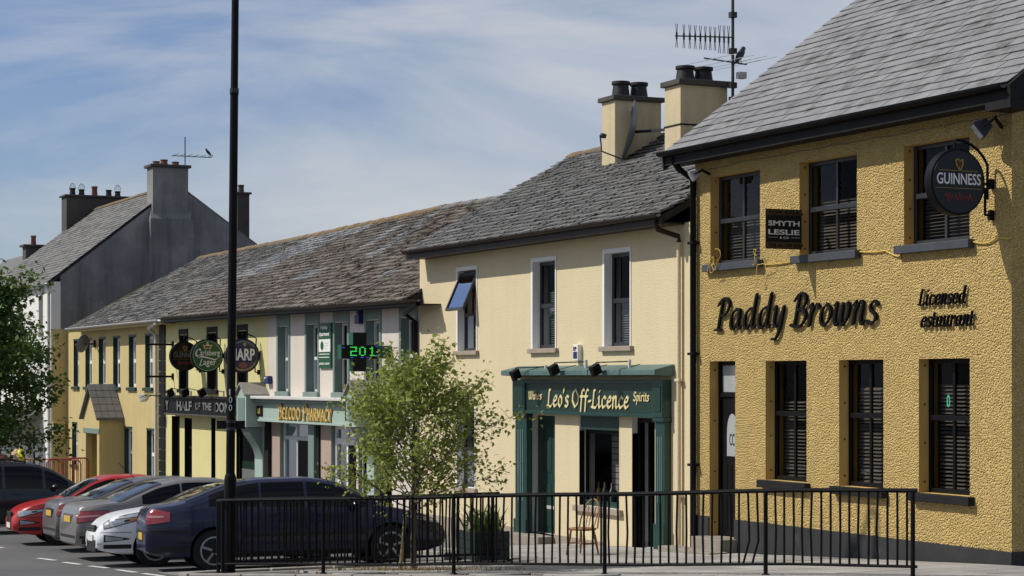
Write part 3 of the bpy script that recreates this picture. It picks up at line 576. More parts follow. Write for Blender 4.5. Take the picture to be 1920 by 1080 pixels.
# lettering on the front
sg = thing('pub_name_lettering', 'black calligraphic letters reading Paddy Browns fixed to the ochre wall', 'lettering', (fx(1500), YF - .02, rz(-.042)))
letters(sg, 'Paddy Browns', 'black_paint', (fx(1346), YF - .012, rz(-.0418)), fx(1652) - fx(1344), .46, .074, 38, .17, .035)
sg = thing('licence_lettering', 'black italic letters reading Licensed estaurant at the right of the ochre wall', 'lettering', (fx(1776), YF - .02, rz(-.05)))
letters(sg, 'Licensed', 'black_paint', (fx(1726), YF - .012, rz(-.0535)), fx(1814) - fx(1724), .20, .072, 36, .17, .03)
letters(sg, 'estaurant', 'black_paint', (fx(1730), YF - .012, rz(-.0376)), fx(1829) - fx(1728), .20, .072, 36, .17, .03)
# ------------------------------------------------------------------ cream house with the off-licence
XL, XR = fx(787), fx(1303) - .005; ZB = -1.6
leo = thing('cream_house', 'cream rendered two storey house with dark green off-licence shopfront', 'building', ((XL + XR) / 2, YF, gz(-33)))
uw = [(859, 893.5), (999.8, 1041.8), (1134.3, 1181.8)]
u_ops = [(fx(a), fx(b), rz(-.0306), rz(-.1185)) for a, b in uw]
g_op = (fx(858), fx(891), rz(.119), rz(.036))
d1 = (fx(987), fx(1040.5), rz(.1575), rz(.0372)); sw_ = (fx(1086), fx(1161), rz(.123), rz(.0355)); d2 = (fx(1185), fx(1228), rz(.1560), rz(.0360))
wall(leo, ['cream_render', 'white_paint'], XL, XR, ZB, 4.66, YF, .3, u_ops + [g_op, d1, sw_, d2])
shell(leo, 'cream_render', XL, XR, ZB, YF, .3, 22.9, 4.77, 19.24, 6.88, (1.75,))
for o in u_ops + [g_op]:                                            # pale surrounds
    m = MB(); t = .075; y0, y1 = YF - .014, YF - .001
    m.box(o[0] - t, o[0] - .001, y0, y1, o[2], o[3] + t); m.box(o[1] + .001, o[1] + t * .5, y0, y1, o[2], o[3] + t); m.box(o[0] - .0005, o[1] + .0005, y0 + .001, y1, o[3] + .001, o[3] + t)
    m.build('window_surround', 'white_paint', leo)
for i, o in enumerate(u_ops):
    if i == 0: continue
    window(leo, o, YF + .13, 'charcoal_frame', (.49,), (), .06, .05, 'window_glass', 'stone_sill', ('blind_grey', .05, .62 if i == 1 else .40, .04), cill_drop=.085, sill_w=.12)
# the left upper window: the top-hung sash swung out
o = u_ops[0]; zm = o[2] + .47 * (o[3] - o[2])
w = window(leo, (o[0], o[1], o[2], zm), YF + .13, 'charcoal_frame', (), (), .05, .03, 'window_glass', 'stone_sill', None, cill_drop=.085, sill_w=.12)
m = MB(); e = .003
m.box(o[0] + e, o[0] + .04, YF + .13, YF + .18, zm, o[3] - e); m.box(o[1] - .04, o[1] - e, YF + .13, YF + .18, zm, o[3] - e); m.box(o[0] + .04, o[1] - .04, YF + .13, YF + .18, o[3] - .04, o[3] - e); m.build('sash_frame', 'charcoal_frame', w)
hl = o[3] - zm - .03; Mx = Matrix.Translation(((o[0] + o[1]) / 2, YF + .05, o[3] - .05)) @ Matrix.Rotation(R(-24), 4, 'X')
hw = (o[1] - o[0]) / 2 - .02; m = MB()
for (cx, cz, sx_, sz_) in ((-hw + .025, -hl / 2, .05, hl), (hw - .025, -hl / 2, .05, hl), (0, -.025, 2 * hw - .1, .05), (0, -hl + .025, 2 * hw - .1, .05)): m.obox(Mx @ Matrix.Translation((cx, 0, cz)), sx_, .045, sz_)
s_ = m.build('open_sash', 'charcoal_frame', w); MB().obox(Mx @ Matrix.Translation((0, 0, -hl / 2)), 2 * hw - .1, .008, hl - .1).build('open_pane', 'sash_glass', w)
bx('curtain', 'curtain_red', w, o[0] + .05, o[1] - .02, YF + .28, YF + .29, o[2] + .1, o[3] - .03)
window(leo, g_op, YF + .13, 'charcoal_frame', (.5,), (), .05, .04, 'window_glass', 'stone_sill', ('blind_grey', .02, .95, .04), cill_drop=.085, sill_w=.12)
zb_ = rz(.1545)
bands = [(XL, d1[0] - .45), (d1[1] + .01, sw_[0] + .9), (d2[1] + .35, XR - .02)]
for a, b in bands: bx('plinth', 'stone_sill', leo, a, b, YF - .016, YF - .001, ZB, zb_ if a < -33 else zb_ - .02)
roof(leo, fx(757, 15.47) , -27.72, 15.48, 4.80, 19.24, 6.90, 'slate_rough', .31, .178, 300, 1.3, seed=5, th=.018, ridge_mat='ridge_rust')
gutter(leo, fx(757, 15.42), -27.70, 15.42, 4.785, 'brown_gutter', .06, 'brown_gutter', fh=.17)
downpipe(leo, 'cream_render', [(fx(1279), YF - .06, 4.42), (fx(1279), YF - .06, -.6)], .035, (.4, 2.2))
MB().tube([(fx(1279) - .08, 15.45, 4.70), (fx(1279) - .06, 15.5, 4.55), (fx(1279), YF - .07, 4.45), (fx(1279), YF - .06, 4.36)], .042, 10).build('gutter_outlet', 'brown_gutter', leo, smooth=True)
c1p = onY(1153, 325, 18.15); chimney(leo, c1p.x - .54, c1p.x, 18.15, 19.15, 5.9, fz(1153, 178, 18.15), 'cream_chimney', 'dark_cement', ((.5, .27), (.5, .66)), .17, .30, 'pot_black', .09, .06)
c2p = onY(1276, 280, 18.15); chimney(leo, c2p.x - .58, c2p.x, 18.15, 19.12, 5.9, fz(1276, 147, 18.15), 'cream_chimney', 'dark_cement', ((.5, .27), (.5, .66)), .17, .27, 'pot_black', .10, .06)
bx('chimney_band', 'black_matt', leo, c2p.x - .59, c2p.x + .01, 18.14, 19.13, fz(1276, 234, 18.15), fz(1276, 231, 18.15))
bx('lead_flashing', 'grey_gutter', leo, c1p.x - .56, c1p.x + .02, 18.05, 18.16, 5.95, 6.24)
# shopfront
shop = thing('shopfront', 'dark green off-licence shopfront with gothic cream lettering and green lead canopy', 'shopfront', (fx(1108), YF, gz(-32)))
YS = YF - .12
pil = [(fx(966, YS), fx(987, YS)), (fx(1228.6, YS), fx(1246, YS))]
zt = fz(1246, 706, YS); zsb = fz(1246, 783, YS)
for i, (a, b) in enumerate(pil):
    zg = gz(a) - .02
    p = MB().box(a, b, YS, YF - .001, zg, zsb - .07).build('pilaster', 'dark_green_paint', shop, bevel=.006)
    for k in range(3): bx('flute', 'copper_green', p, a + (b - a) * (.24 + .2 * k), a + (b - a) * (.33 + .2 * k), YS - .007, YS, zg + .75, zsb - .30)
    bx('pilaster_base', 'dark_green_paint', p, a - .02, b + .02, YS - .03, YS - .001, zg, zg + .42, .008)
    bx('capital', 'dark_green_paint', p, a - .03, b + .03, YS - .04, YF - .002, zsb - .068, zsb - .002, .008)
    bx('console_block', 'dark_green_paint', p, a - .015, b + .015, YS - .05, YF - .003, zsb, zt - .05, .006)
    bx('console_panel', 'sign_green', p, a + .03, b - .03, YS - .062, YS - .051, zsb + .09, zt - .16, .004)
bx('fascia_panel', 'sign_green', shop, pil[0][1] + .02, pil[1][0] - .02, YS - .015, YF - .004, zsb + .05, zt - .06)
bx('fascia_moulding', 'dark_green_paint', shop, pil[0][1] + .02, pil[1][0] - .02, YS - .045, YF - .005, zsb - .01, zsb + .048, .006)
bx('fascia_moulding', 'dark_green_paint', shop, pil[0][1] + .02, pil[1][0] - .02, YS - .045, YF - .005, zt - .112, zt - .055, .006)
ca, cb = pil[0][0] - .10, pil[1][1] + .11; yl = YF - .36; zl = fz(1258, 703, yl); n = 5
cn = MB(); cn.prism([(ca, yl, zl), (ca, yl, zl + .085), (ca, YF - .002, zl + .17), (ca, YF - .002, zl - .02)], (cb - ca, 0, 0)); can = cn.build('canopy', 'copper_green', shop, bevel=.008)
for k in range(1, n):
    x = ca + (cb - ca) * k / n; MB().prism([(x - .008, yl - .006, zl + .005), (x - .008, yl - .006, zl + .093), (x - .008, YF - .004, zl + .18), (x - .008, YF - .004, zl + .17), (x - .008, yl, zl + .085), (x - .008, yl, zl + .005)], (.016, 0, 0)).build('lead_seam', 'dark_green_paint', can)
letters(shop, "Leo's Off-Licence", 'cream_letter', (fx(1029, YS), YS - .017, fz(1105, 764, YS)), fx(1181, YS) - fx(1027, YS), .30, .115, 42, .02, .012, smooth=False)
letters(shop, 'Wines', 'cream_letter', (fx(994, YS), YS - .017, fz(1010, 749, YS)), fx(1018, YS) - fx(993, YS), .145, .115, 42, .02, .012, smooth=False)
letters(shop, 'Spirits', 'cream_letter', (fx(1190.5, YS), YS - .017, fz(1200, 752, YS)), fx(1219, YS) - fx(1189, YS), .145, .115, 42, .02, .012, smooth=False)
# doors and shop window behind the shopfront belong to the house
d = d1; w_ = d[1] - d[0]
dd = bx('door', 'dark_green_paint', leo, d[0] + .03, d[1] - .01, YF + .22, YF + .27, d[2] + .02, d[3] - .01, .006)
for (a, b, c, e_) in ((.22, .50, .06, .42), (.58, .86, .06, .42), (.22, .50, .52, .92), (.58, .86, .52, .92)):
    bx('door_panel', 'deep_green_frame', dd, d[0] + w_ * a, d[0] + w_ * b, YF + .212, YF + .221, d[2] + (d[3] - d[2]) * c, d[2] + (d[3] - d[2]) * e_, .004)
bx('letter_plate', 'grey_gutter', dd, d[0] + w_ * .35, d[0] + w_ * .6, YF + .207, YF + .215, d[2] + .44, d[2] + .50)
bx('door_knocker', 'black_paint', dd, d[0] + w_ * .8, d[0] + w_ * .86, YF + .19, YF + .221, d[2] + 1.10, d[2] + 1.22)
o = sw_
w = window(leo, (o[0], o[1], o[2], o[3] - .25), YF + .12, 'black_paint', (), (), .05, .03, 'window_glass', 'stone_sill', None, cill_drop=.1, sill_w=.14)
sh = bx('shutter_box', 'dark_green_paint', leo, o[0] + .004, o[1] - .004, YF + .03, YF + .2, o[3] - .245, o[3] - .004)
for k in range(4): bx('shutter_slat', 'deep_green_frame', sh, o[0] + .02, o[1] - .02, YF + .018, YF + .029, o[3] - .235 + .055 * k, o[3] - .195 + .055 * k, .004)
bx('window_rail', 'dark_green_paint', w, o[0] + .004, o[1] - .004, YF + .09, YF + .118, o[2] + .006, o[2] + .1)
for k in range(14): bx('slat_board', 'offwhite_paint', w, o[0] + .15, o[0] + .52, YF + .55, YF + .56, o[2] + .25 + .105 * k, o[2] + .34 + .105 * k)
text('window_lettering', 'MC', 'dim_letter', w, (o[1] - .22, YF + .118 + .01, o[2] + .85), .16, .09, thick=.002)
for k in range(7):
    x = o[0] + .14 + .13 * k; MB().lathe((x, YF + .30 + .05 * (k % 2), o[2] + .06), (0, 0, 1), [(0, .038), (.20, .038), (.25, .014), (.33, .013)], 10).build('bottle', random.choice(['lamp_glass', 'deep_green_frame', 'gold_dull', 'white_paint']), w, smooth=True)
bx('price_card', mat('card_yellow', (.6, .5, .08), .6), w, o[1] - .26, o[1] - .15, YF + .25, YF + .255, o[2] + .35, o[2] + .62)
d = d2; o2 = bx('open_door', 'black_paint', leo, d[0] + .02, d[0] + .07, YF + .31, YF + 1.1, d[2], d[3] - .01)
fr = MB(); fr.box(d[0] + .003, d[0] + .07, YF + .1, YF + .2, d[2], d[3] - .003); fr.box(d[1] - .07, d[1] - .003, YF + .1, YF + .2, d[2], d[3] - .003); fr.box(d[0] + .07, d[1] - .07, YF + .1, YF + .2, d[3] - .08, d[3] - .003); fr.build('door_frame', 'black_paint', leo)
for (a, b, c, e_) in ((d1[0] - .12, d1[1] + .02, .0, .34), (d1[0] - .42, d1[1] + .28, .342, .68), (d2[0] - .25, d2[1] - .03, .0, .30), (d2[0] - .85, d2[1] + .0, .302, .62)):
    zz = (d1[2] if a < -31 else d2[2]) - (0.0 if c == 0 else .17)
    bx('step', 'step_stone', leo, a, b, YF - e_, YF + (.18 if c == 0 else -c), ZB, zz, .012)
for o_ in (sw_, d2):
    for s0, s1 in ((o_[0] + .001, o_[0] + .012), (o_[1] - .012, o_[1] - .001)): bx('reveal_lining', 'black_paint', leo, s0, s1, YF + .004, YF + .098, o_[2], o_[3] - .26)
bx('door_panel_reveal', 'white_paint', leo, d1[0] + .001, d1[0] + .012, YF + .001, YF + .21, d1[2], d1[3] - .004)
# ------------------------------------------------------------------ pharmacy house
XL, XR = fx(502) + .004, fx(787) - .005; ZB = -2.2
ph = thing('pharmacy_house', 'pinkish white house with grey green window surrounds and pharmacy shopfront', 'building', ((XL + XR) / 2, YF, gz(-43)))
pw = [(521, 543), (574, 598), (627, 654), (686, 714), (751, 782)]
p_ops = [(fx(a) + .06, fx(b) - .06, rz(.0175), rz(-.0712)) for a, b in pw]
s1 = (fx(525.7), fx(584), rz(.180), rz(.0585)); s2 = (fx(622), fx(668), rz(.183), rz(.060)); s3 = (fx(672), fx(735), rz(.17), rz(.06))
wall(ph, ['pinkish_render', 'teal_grey_paint'], XL, XR, ZB, 3.84, YF, .3, p_ops + [s1, s2, s3])
shell(ph, 'pinkish_render', XL, XR, ZB, YF, .3, 24.4, 3.85, 20.0, 6.36, (.95,))
for o in p_ops:
    m = MB(); t = .11; y0, y1 = YF - .022, YF - .001
    m.box(o[0] - t, o[0] - .001, y0, y1, o[2], o[3] + .02); m.box(o[1] + .001, o[1] + t, y0, y1, o[2], o[3] + .02); m.box(o[0] - t, o[1] + t, y0 + .001, y1, o[3] + .021, o[3] + .27)
    m.build('window_surround', 'teal_grey_paint', ph)
    window(ph, o, YF + .16, 'offwhite_paint', (.5,), (), .06, .05, 'window_glass', 'teal_grey_paint', ('curtain_lace', .02, .3, .05), cill_drop=.12, sill_w=.12)
bx('shop_wall_tan', 'tan_render', ph, fx(510), s1[0] - .005, YF - .012, YF - .001, ZB, rz(.05)); bx('shop_wall_tan', 'tan_render', ph, fx(600), s2[0] - .005, YF - .012, YF - .001, ZB, rz(.05))
roof(ph, fx(502, 15.47) + .3, fx(787, 15.47) - .9, 15.48, (3.90, 3.82), 20.0, (6.51, 6.40), 'slate_brown', .21, .20, 300, 1.4, seed=8, th=.022, news=((.0, .05, .80, 1), (.02, .10, .62, .80), (.05, .14, .45, .65), (.62, .80, .86, .93), (.80, .95, .78, .97), (.82, .93, .62, .78), (.50, .56, .22, .30), (.22, .26, .08, .14)), ridge_mat='ridge_tile')
gutter(ph, fx(502, 15.42) + .3, fx(785, 15.42) , 15.42, (3.885, 3.80), 'brown_gutter', .055, 'brown_gutter', fh=.12)
downpipe(ph, 'black_paint', [(fx(783, 15.45), 15.45, 3.72), (fx(784), 15.6, 3.55), (fx(784), YF - .06, 3.40), (fx(784), YF - .06, -.9)], .045)
# shopfront of the pharmacy
YS = YF - .30
ps = thing('pharmacy_shopfront', 'pale green pharmacy shopfront with gabled end blocks and gold lettering', 'shopfront', (fx(590), YF, gz(-45)))
za, zb_ = fz(560, 794, YS), fz(560, 757, YS)
x0, x1 = fx(480, YS), fx(668, YS)
bx('fascia_panel', 'pale_teal_paint', ps, x0, x1, YS, YF - .002, za, zb_, .008)
bx('cornice', 'teal_grey_paint', ps, x0 - .1, x1 + .1, YS - .12, YF - .003, zb_ + .001, zb_ + .09, .012); bx('cornice', 'offwhite_paint', ps, x0 - .2, x1 + .2, YS - .2, YF - .004, zb_ + .091, zb_ + .16, .012)
bx('fascia_moulding', 'pale_teal_paint', ps, x0 + .01, x1 - .01, YS - .03, YS - .001, za + .001, za + .05)
for px in (472, 680):
    a, b = fx(px - 8, YS), fx(px + 10, YS); zA, zB_ = fz(px, 800, YS), fz(px, 742, YS); yo = YS - .28
    c = MB().prism([(a, yo, zA), (b, yo, zA), (b, yo, zB_), ((a + b) / 2, yo, zB_ + .24), (a, yo, zB_)], (0, YF - .003 - yo, 0)).build('console_block', 'pale_teal_paint', ps)
    bx('console_panel', 'teal_grey_paint', c, a + .12, b - .12, yo - .012, yo - .001, zA + .12, zB_ - .05)
    for sgn in (-1, 1):
        mx = (a + b) / 2; e = a - .05 if sgn < 0 else b + .05
        MB().prism([(mx, yo - .06, zB_ + .28), (e, yo - .06, zB_ - .01), (e, yo - .06, zB_ + .04), (mx, yo - .06, zB_ + .33)], (0, YF - yo + .05, 0)).build('console_roof', 'kerb_stone', c)
    bx('pilaster', 'pale_teal_paint', ps, a + .08, b - .06, YF - .14, YF - .004, gz(a) - .1, zA - .002)
    poly = [(a + .1, YF - .142, zA - .01), (a + .1, yo + .06, zA - .01)] + [(a + .1, YF - .142 - .36 * math.cos(t) ** 2 * (1 - t / 2.2), zA - .05 - .75 * t / 1.5) for t in [i * .15 for i in range(1, 11)]]
    MB().prism(poly, (b - a - .18, 0, 0)).build('scroll_bracket', 'teal_grey_paint', ps)
letters(ps, 'BELCOO PHARMACY', 'gold_dull', (fx(524, YS) + .03, YS - .004, fz(560, 787, YS) - .02), fx(622, YS) - fx(522, YS), .36, .10, 20, 0, .02, smooth=True, small=.78)
letters(ps, 'BELCOO PHARMACY', 'gold_paint', (fx(524, YS), YS - .026, fz(560, 787, YS)), fx(622, YS) - fx(522, YS), .36, .07, 20, 0, .012, smooth=True, small=.78)
for px in (487, 655):
    a = fx(px - 7, YS); bx('fascia_plaque', 'black_paint', ps, a, a + .55, YS - .016, YS - .001, za + .12, zb_ - .08); bx('plaque_emblem', 'gold_dull', ps, a + .16, a + .38, YS - .022, YS - .017, za + .18, zb_ - .14)
bx('shop_column', 'black_matt', ps, fx(503), fx(510) - .01, YF - .10, YF - .004, gz(-48) - .1, za)
bx('shop_column', 'teal_grey_paint', ps, fx(585) + .01, fx(596), YF - .10, YF - .004, gz(-45) - .1, za)
bx('shop_column', 'black_matt', ps, fx(597), fx(602), YF - .06, YF - .004, gz(-45) - .1, za)
window(ph, s1, YF + .08, 'offwhite_paint', (.82,), (.44, .84), .06, .06, 'window_glass_dim', None, None)
window(ph, s3, YF + .08, 'offwhite_paint', (.8,), (.33, .66), .06, .06, 'window_glass_dim', None, None)
w = window(ph, s2, YF + .08, 'white_paint', (.84,), (.5,), .08, .09, 'window_glass_dim', None, None, name='shop_door')
bx('door_notice', 'white_paint', w, s2[0] + .18, s2[0] + .40, YF + .07, YF + .075, s2[2] + .5, s2[2] + .95)
# ------------------------------------------------------------------ yellow pub
XL, XR = fx(300) + .004, fx(502) - .004; ZB = -2.6
yp = thing('yellow_pub', 'pale yellow pub with black window surrounds and black fascia sign', 'building', ((XL + XR) / 2, YF, gz(-53)))
yw = [(336, 354), (388.5, 409), (444.7, 466)]
y_ops = [(fx(a) + .12, fx(b) - .12, rz(.0165), rz(-.0690)) for a, b in yw]
q1 = (fx(346), fx(360), rz(.155), rz(.062)); q2 = (fx(443), fx(487), rz(.155), rz(.060)); q3 = (fx(322), fx(337), rz(.19), rz(.06)); q4 = (fx(396), fx(404), rz(.19), rz(.06))
wall(yp, ['pale_yellow_render', 'black_matt'], XL, XR, ZB, 3.90, YF, .3, y_ops + [q1, q2, q3, q4])
shell(yp, 'pale_yellow_render', XL, XR, ZB, YF, .3, 24.4, 3.92, 20.0, 6.42, (.75,))
for o in y_ops:
    m = MB(); t = .12; y0, y1 = YF - .02, YF - .001
    m.box(o[0] - t, o[0] - .001, y0, y1, o[2], o[3] + .02); m.box(o[1] + .001, o[1] + t * .6, y0, y1, o[2], o[3] + .02); m.box(o[0] - t, o[1] + t * .6, y0 + .001, y1, o[3] + .021, o[3] + .17)
    m.build('window_surround', 'black_matt', yp); window(yp, o, YF + .15, 'charcoal_frame', (.5,), (), .06, .05, 'window_glass', 'black_matt', ('curtain_lace', .02, .2, .05), cill_drop=.1, sill_w=.16)
window(yp, q1, YF + .12, 'black_paint', (.5,), (), .08, .05, 'window_glass', 'black_matt', None); w = window(yp, q2, YF + .06, 'black_paint', (), (), .08, .05, 'window_glass', 'black_matt', None)
bx('lace_curtain', 'curtain_lace', w, q2[0] + .1, q2[1] - .5, YF + .12, YF + .125, q2[2] + .08, q2[2] + .42); bx('lace_curtain', 'banner_green', w, q2[0] + .1, q2[1] - .5, YF + .121, YF + .127, q2[2] + .43, q2[2] + .62)
for q in (q3, q4): bx('door', 'black_paint', yp, q[0] + .005, q[1] - .005, YF + .16, YF + .22, q[2], q[3] - .005)
k = 0; z = gz(XL) - .05
while z < 3.75:
    w_ = .62 if k % 2 else .62; bx('quoin', 'black_paint', yp, XL + .01, XL + w_, YF - .035, YF - .001, z, min(z + .305, 3.78), .012); z += .32; k += 1
roof(yp, fx(300, 15.47) + .1, fx(502, 15.47) + .29, 15.48, (3.95, 3.90), 20.0, (6.42, 6.51), 'slate_brown', .22, .20, 260, 1.3, seed=9, th=.019, news=((.0, .55, .84, 1.0), (0, .40, .66, .84), (.0, .26, .45, .68), (.84, .90, .55, .82), (.74, .86, .30, .40)), ridge_mat='ridge_rust')
gutter(yp, fx(300, 15.42) + .1, fx(502, 15.42) + .29, 15.42, (3.935, 3.885), 'brown_gutter', .055, 'brown_gutter', fh=.12)
# fascia sign of the yellow pub
YS = YF - .28
fs = thing('pub_fascia_sign', 'long black fascia board with grey slab letters over the yellow pub windows', 'sign', (fx(385), YF, rz(.05)))
x0, x1 = fx(311, YS), fx(462, YS); za, zb_ = fz(385, 778, YS), fz(385, 748, YS)
bx('sign_board', 'black_paint', fs, x0, x1, YS, YF - .001, za, zb_); bx('sign_moulding', 'black_matt', fs, x0 - .1, x1, YS - .10, YF - .002, zb_ + .001, zb_ + .07, .01)
bx('sign_moulding', 'dark_cement', fs, x0 - .05, x1, YS - .05, YF - .002, za - .05, za - .001, .01)
lh = (zb_ - za) * .62; zl = za + (zb_ - za) * .2
for (a, b, t) in ((312, 317.5, 'Y'), (333, 361, 'HALF'), (368, 377, 'OF'), (381, 398, 'THE'), (404, 441, 'DONK'), (446, 457, 'EY')):
    text('letter_group', t, 'silver_letter', fs, (fx(a, YS), YS - .014, zl if len(t) > 3 or t == 'Y' else zl + .04), fx(b, YS) - fx(a, YS), lh if len(t) > 3 or t == 'Y' else lh * .75, bold=.03, thick=.013)
# ------------------------------------------------------------------ mustard house
XL, XR = fx(125) + .02, fx(300) - .004; ZB = -3.0
mu = thing('mustard_house', 'mustard yellow house with narrow sash windows and gabled porch', 'building', ((XL + XR) / 2, YF, gz(-64)))
mw = [(138, 148), (160, 172), (185, 198), (212, 225), (241.5, 255), (272, 286)]
m_ops = [(fx(a), fx(b), rz(.0150), rz(-.0725)) for a, b in mw]
l_ops = [(fx(a), fx(b), rz(.172), rz(.0865)) for a, b in ((135, 145), (233, 248), (275, 289))]; l_ops[0] = (l_ops[0][0], l_ops[0][1], rz(.165), rz(.0865))
pd = (fx(160), fx(181), rz(.20), rz(.0900))
wall(mu, ['mustard_render', 'deep_green_frame'], XL, XR, ZB, 3.90, YF, .3, m_ops + l_ops + [pd])
shell(mu, 'mustard_render', XL, XR, ZB, YF, .3, 24.4, 3.88, 20.0, 6.40, (.55,))
for o in m_ops + l_ops:
    w = window(mu, o, YF + .14, 'white_paint', (.52,), (), .10, .07, 'window_glass', 'deep_green_frame', ('curtain_lace', .5, .62, .05), cill_drop=.1, sill_w=.1)
    bx('lintel', 'deep_green_frame', w, o[0] - .02, o[1] + .02, YF - .008, YF - .001, o[3] + .002, o[3] + .06)
bx('door', 'deep_green_frame', mu, pd[0], pd[1], YF + .15, YF + .2, pd[2], pd[3])
roof(mu, fx(125, 15.47) + .15, fx(300, 15.47) + .09, 15.48, 3.93, 20.0, (6.38, 6.42), 'slate_grey', .22, .18, 240, 1.2, seed=12, th=.016, ridge_mat='ridge_rust')
gutter(mu, fx(125, 15.42), fx(298, 15.42), 15.42, 3.91, 'grey_gutter', .07, 'mustard_render', fh=.14)
downpipe(mu, 'offwhite_paint', [(fx(294, 15.45), 15.45, 3.82), (fx(296), 15.62, 3.7), (fx(297), YF - .07, 3.5), (fx(297), YF - .07, -1.2)], .05)
# porch
yo = 15.15; a = fx(157, yo); b = fx(186, yo); ze = fz(157, 779, yo); za_ = fz(171, 731, yo); zg = gz(a) - .2; mx = (a + b) / 2
pr = MB(); zd = fz(170, 806, yo)
pr.box(a, a + .28, yo, yo + .2, zg, zd - .001); pr.box(b - .28, b, yo, yo + .2, zg, zd - .001); pr.box(a, a + .12, yo + .201, YF - .003, zg, ze); pr.box(b - .12, b, yo + .201, YF - .003, zg, ze); pr.prism([(a, yo, zd), (b, yo, zd), (b, yo, ze), (mx, yo, za_), (a, yo, ze)], (0, .2, 0))
por = pr.build('porch', 'mustard_render', mu); bx('porch_lintel', 'teal_grey_paint', por, a - .02, b + .02, yo - .02, yo - .001, zd - .1, zd + .05)
for sgn in (-1, 1):
    e = (a - .15) if sgn < 0 else (b + .15); ze_ = ze - .12
    MB().prism([(mx, yo - .12, za_ + .10), (e, yo - .12, ze_), (e, yo - .12, ze_ + .06), (mx, yo - .12, za_ + .17)], (0, YF - yo + .11, 0)).build('porch_roof', 'slate_grey', por)
    n1 = Vector((za_ - ze_, 0, sgn * (e - mx) )).normalized() * .012
    for r_ in range(5):
        for c_ in range(4):
            p0 = Vector((e, 0, ze_ + .06)).lerp(Vector((mx, 0, za_ + .17)), r_ / 5); p1 = Vector((e, 0, ze_ + .06)).lerp(Vector((mx, 0, za_ + .17)), (r_ + 1.15) / 5 if r_ < 4 else 1); y_ = yo - .13 + c_ * .215
            q = [Vector((p0.x, y_, p0.z + .028)), Vector((p0.x, y_ + .20, p0.z + .028)), Vector((p1.x, y_ + .20, p1.z + .012)), Vector((p1.x, y_, p1.z + .012))]
            if sgn > 0: MB().prism(q, (0, 0, -.012)).build('porch_slate', 'slate_grey', por)
# ------------------------------------------------------------------ grey gable house
XR = -70.0; XL = -82.6; YG = 15.39; ZB = -3.2; SILLY_Y = YG
gh = thing('grey_gable_house', 'tall white fronted house with weathered grey cement gable and chimney stacks', 'building', (XR - 6, YG, gz(-76)))
SILLY[gh] = YG
def gx(px): return fx(px, YG)
def gzz(px, py): return fz(px, py, YG)
g_ops = [(gx(72.5), gx(80.5), gzz(75, 622), gzz(75, 554)), (gx(34), gx(43), gzz(38, 628), gzz(38, 572)), (gx(4), gx(15), gzz(10, 634), gzz(10, 590)), (gx(20), gx(36), gzz(30, 880), gzz(30, 800)), (gx(52), gx(66), gzz(60, 890), gzz(60, 800)), (gx(72), gx(80), gzz(76, 880), gzz(76, 815))]
wall(gh, ['white_render', 'white_render'], XL, XR, ZB, 5.55, YG, .3, g_ops)
for i, o in enumerate(g_ops): window(gh, o, YG + .15, 'charcoal_frame' if i < 3 else 'offwhite_paint', (.5,), (), .1, .06, 'window_glass', 'stone_sill', None, cill_drop=.12, sill_w=.12)
zs = .78; pk = (19.8, 9.05); bk = (24.6, pk[1] - .70 * 4.8)
MB().prism([(XR, YG + .302, ZB), (XR, bk[0], ZB), (XR, bk[0], bk[1] - .06), (XR, pk[0], pk[1] - .08), (XR, YG + .302, 5.6 + zs * .3 - .08)], (-.3, 0, 0)).build('gable_wall', 'grey_cement', gh)
bx('shop_panel', 'tan_render', gh, gx(-30), gx(78), YG - .05, YG - .001, ZB, gzz(40, 800)) if False else None
aw = MB(); xa, xb = gx(-40), gx(80); za1 = gzz(60, 764); aw.prism([(xa, YG - .004, za1), (xa, YG - 1.15, za1 - .75), (xa, YG - 1.15, za1 - .95), (xa, YG - 1.12, za1 - .95), (xa, YG - 1.12, za1 - .78), (xa, YG - .004, za1 - .06)], (xb - xa, 0, 0)); aw.build('awning', 'dark_cement', gh)
bx('painted_strip', 'mustard_render', gh, XR + .002, XR + .02, YG + .01, YF - .005, ZB, fz(110, 616, YG))
bx('back_wall', 'grey_cement', gh, XL, XR - .31, bk[0] - .3, bk[0] - .01, ZB, bk[1]); bx('gable_wall', 'grey_cement', gh, XL, XL + .25, YG + .31, bk[0] - .31, ZB, 5.6); bx('room_partition', 'interior', gh, XL + .3, XR - .32, YG + 2.4, YG + 2.5, ZB, 5.5)
roof(gh, XL, XR - .01, YG - .15, 5.48 + .06, pk[0], pk[1] + .03, 'slate_grey', .28, .2, 120, 1.2, seed=15, ridge_mat='ridge_rust', Yb=bk[0] + .2, zb=bk[1] - .14)
gutter(gh, XL, XR + .02, YG - .22, 5.52, 'grey_gutter', .07, 'offwhite_paint', soffitY=YG, fh=.16)
downpipe(gh, 'offwhite_paint', [(XR - .12, YG - .2, 5.42), (XR - .1, YG - .08, 5.2), (XR - .1, YG - .07, -1.6)], .055)
ch_z = fz(0, 0) if False else 9.72
br = MB(); y0, y1 = 18.74, 20.28; br.prism([(XR + .30, y0, 4.6), (XR + .30, y1, 4.6), (XR + .30, y1, 7.78), (XR + .30, y0, 7.78)], (-.298, 0, 0)); br.prism([(XR + .30, y0, 7.785), (XR + .02, y0 + .1, 8.15), (XR - .4, y0 + .1, 8.15), (XR - .4, y0, 7.785)], (0, y1 - y0 - .1, 0)); br.build('chimney_breast', 'grey_cement', gh)
c = chimney(gh, XR - .62, XR + .14, 18.86, 20.13, 7.8, 9.70, 'grey_cement', 'dark_cement', ((.5, .18), (.5, .40), (.5, .72)), .13, (.13, .2, .14), 'terracotta', .1, .09)
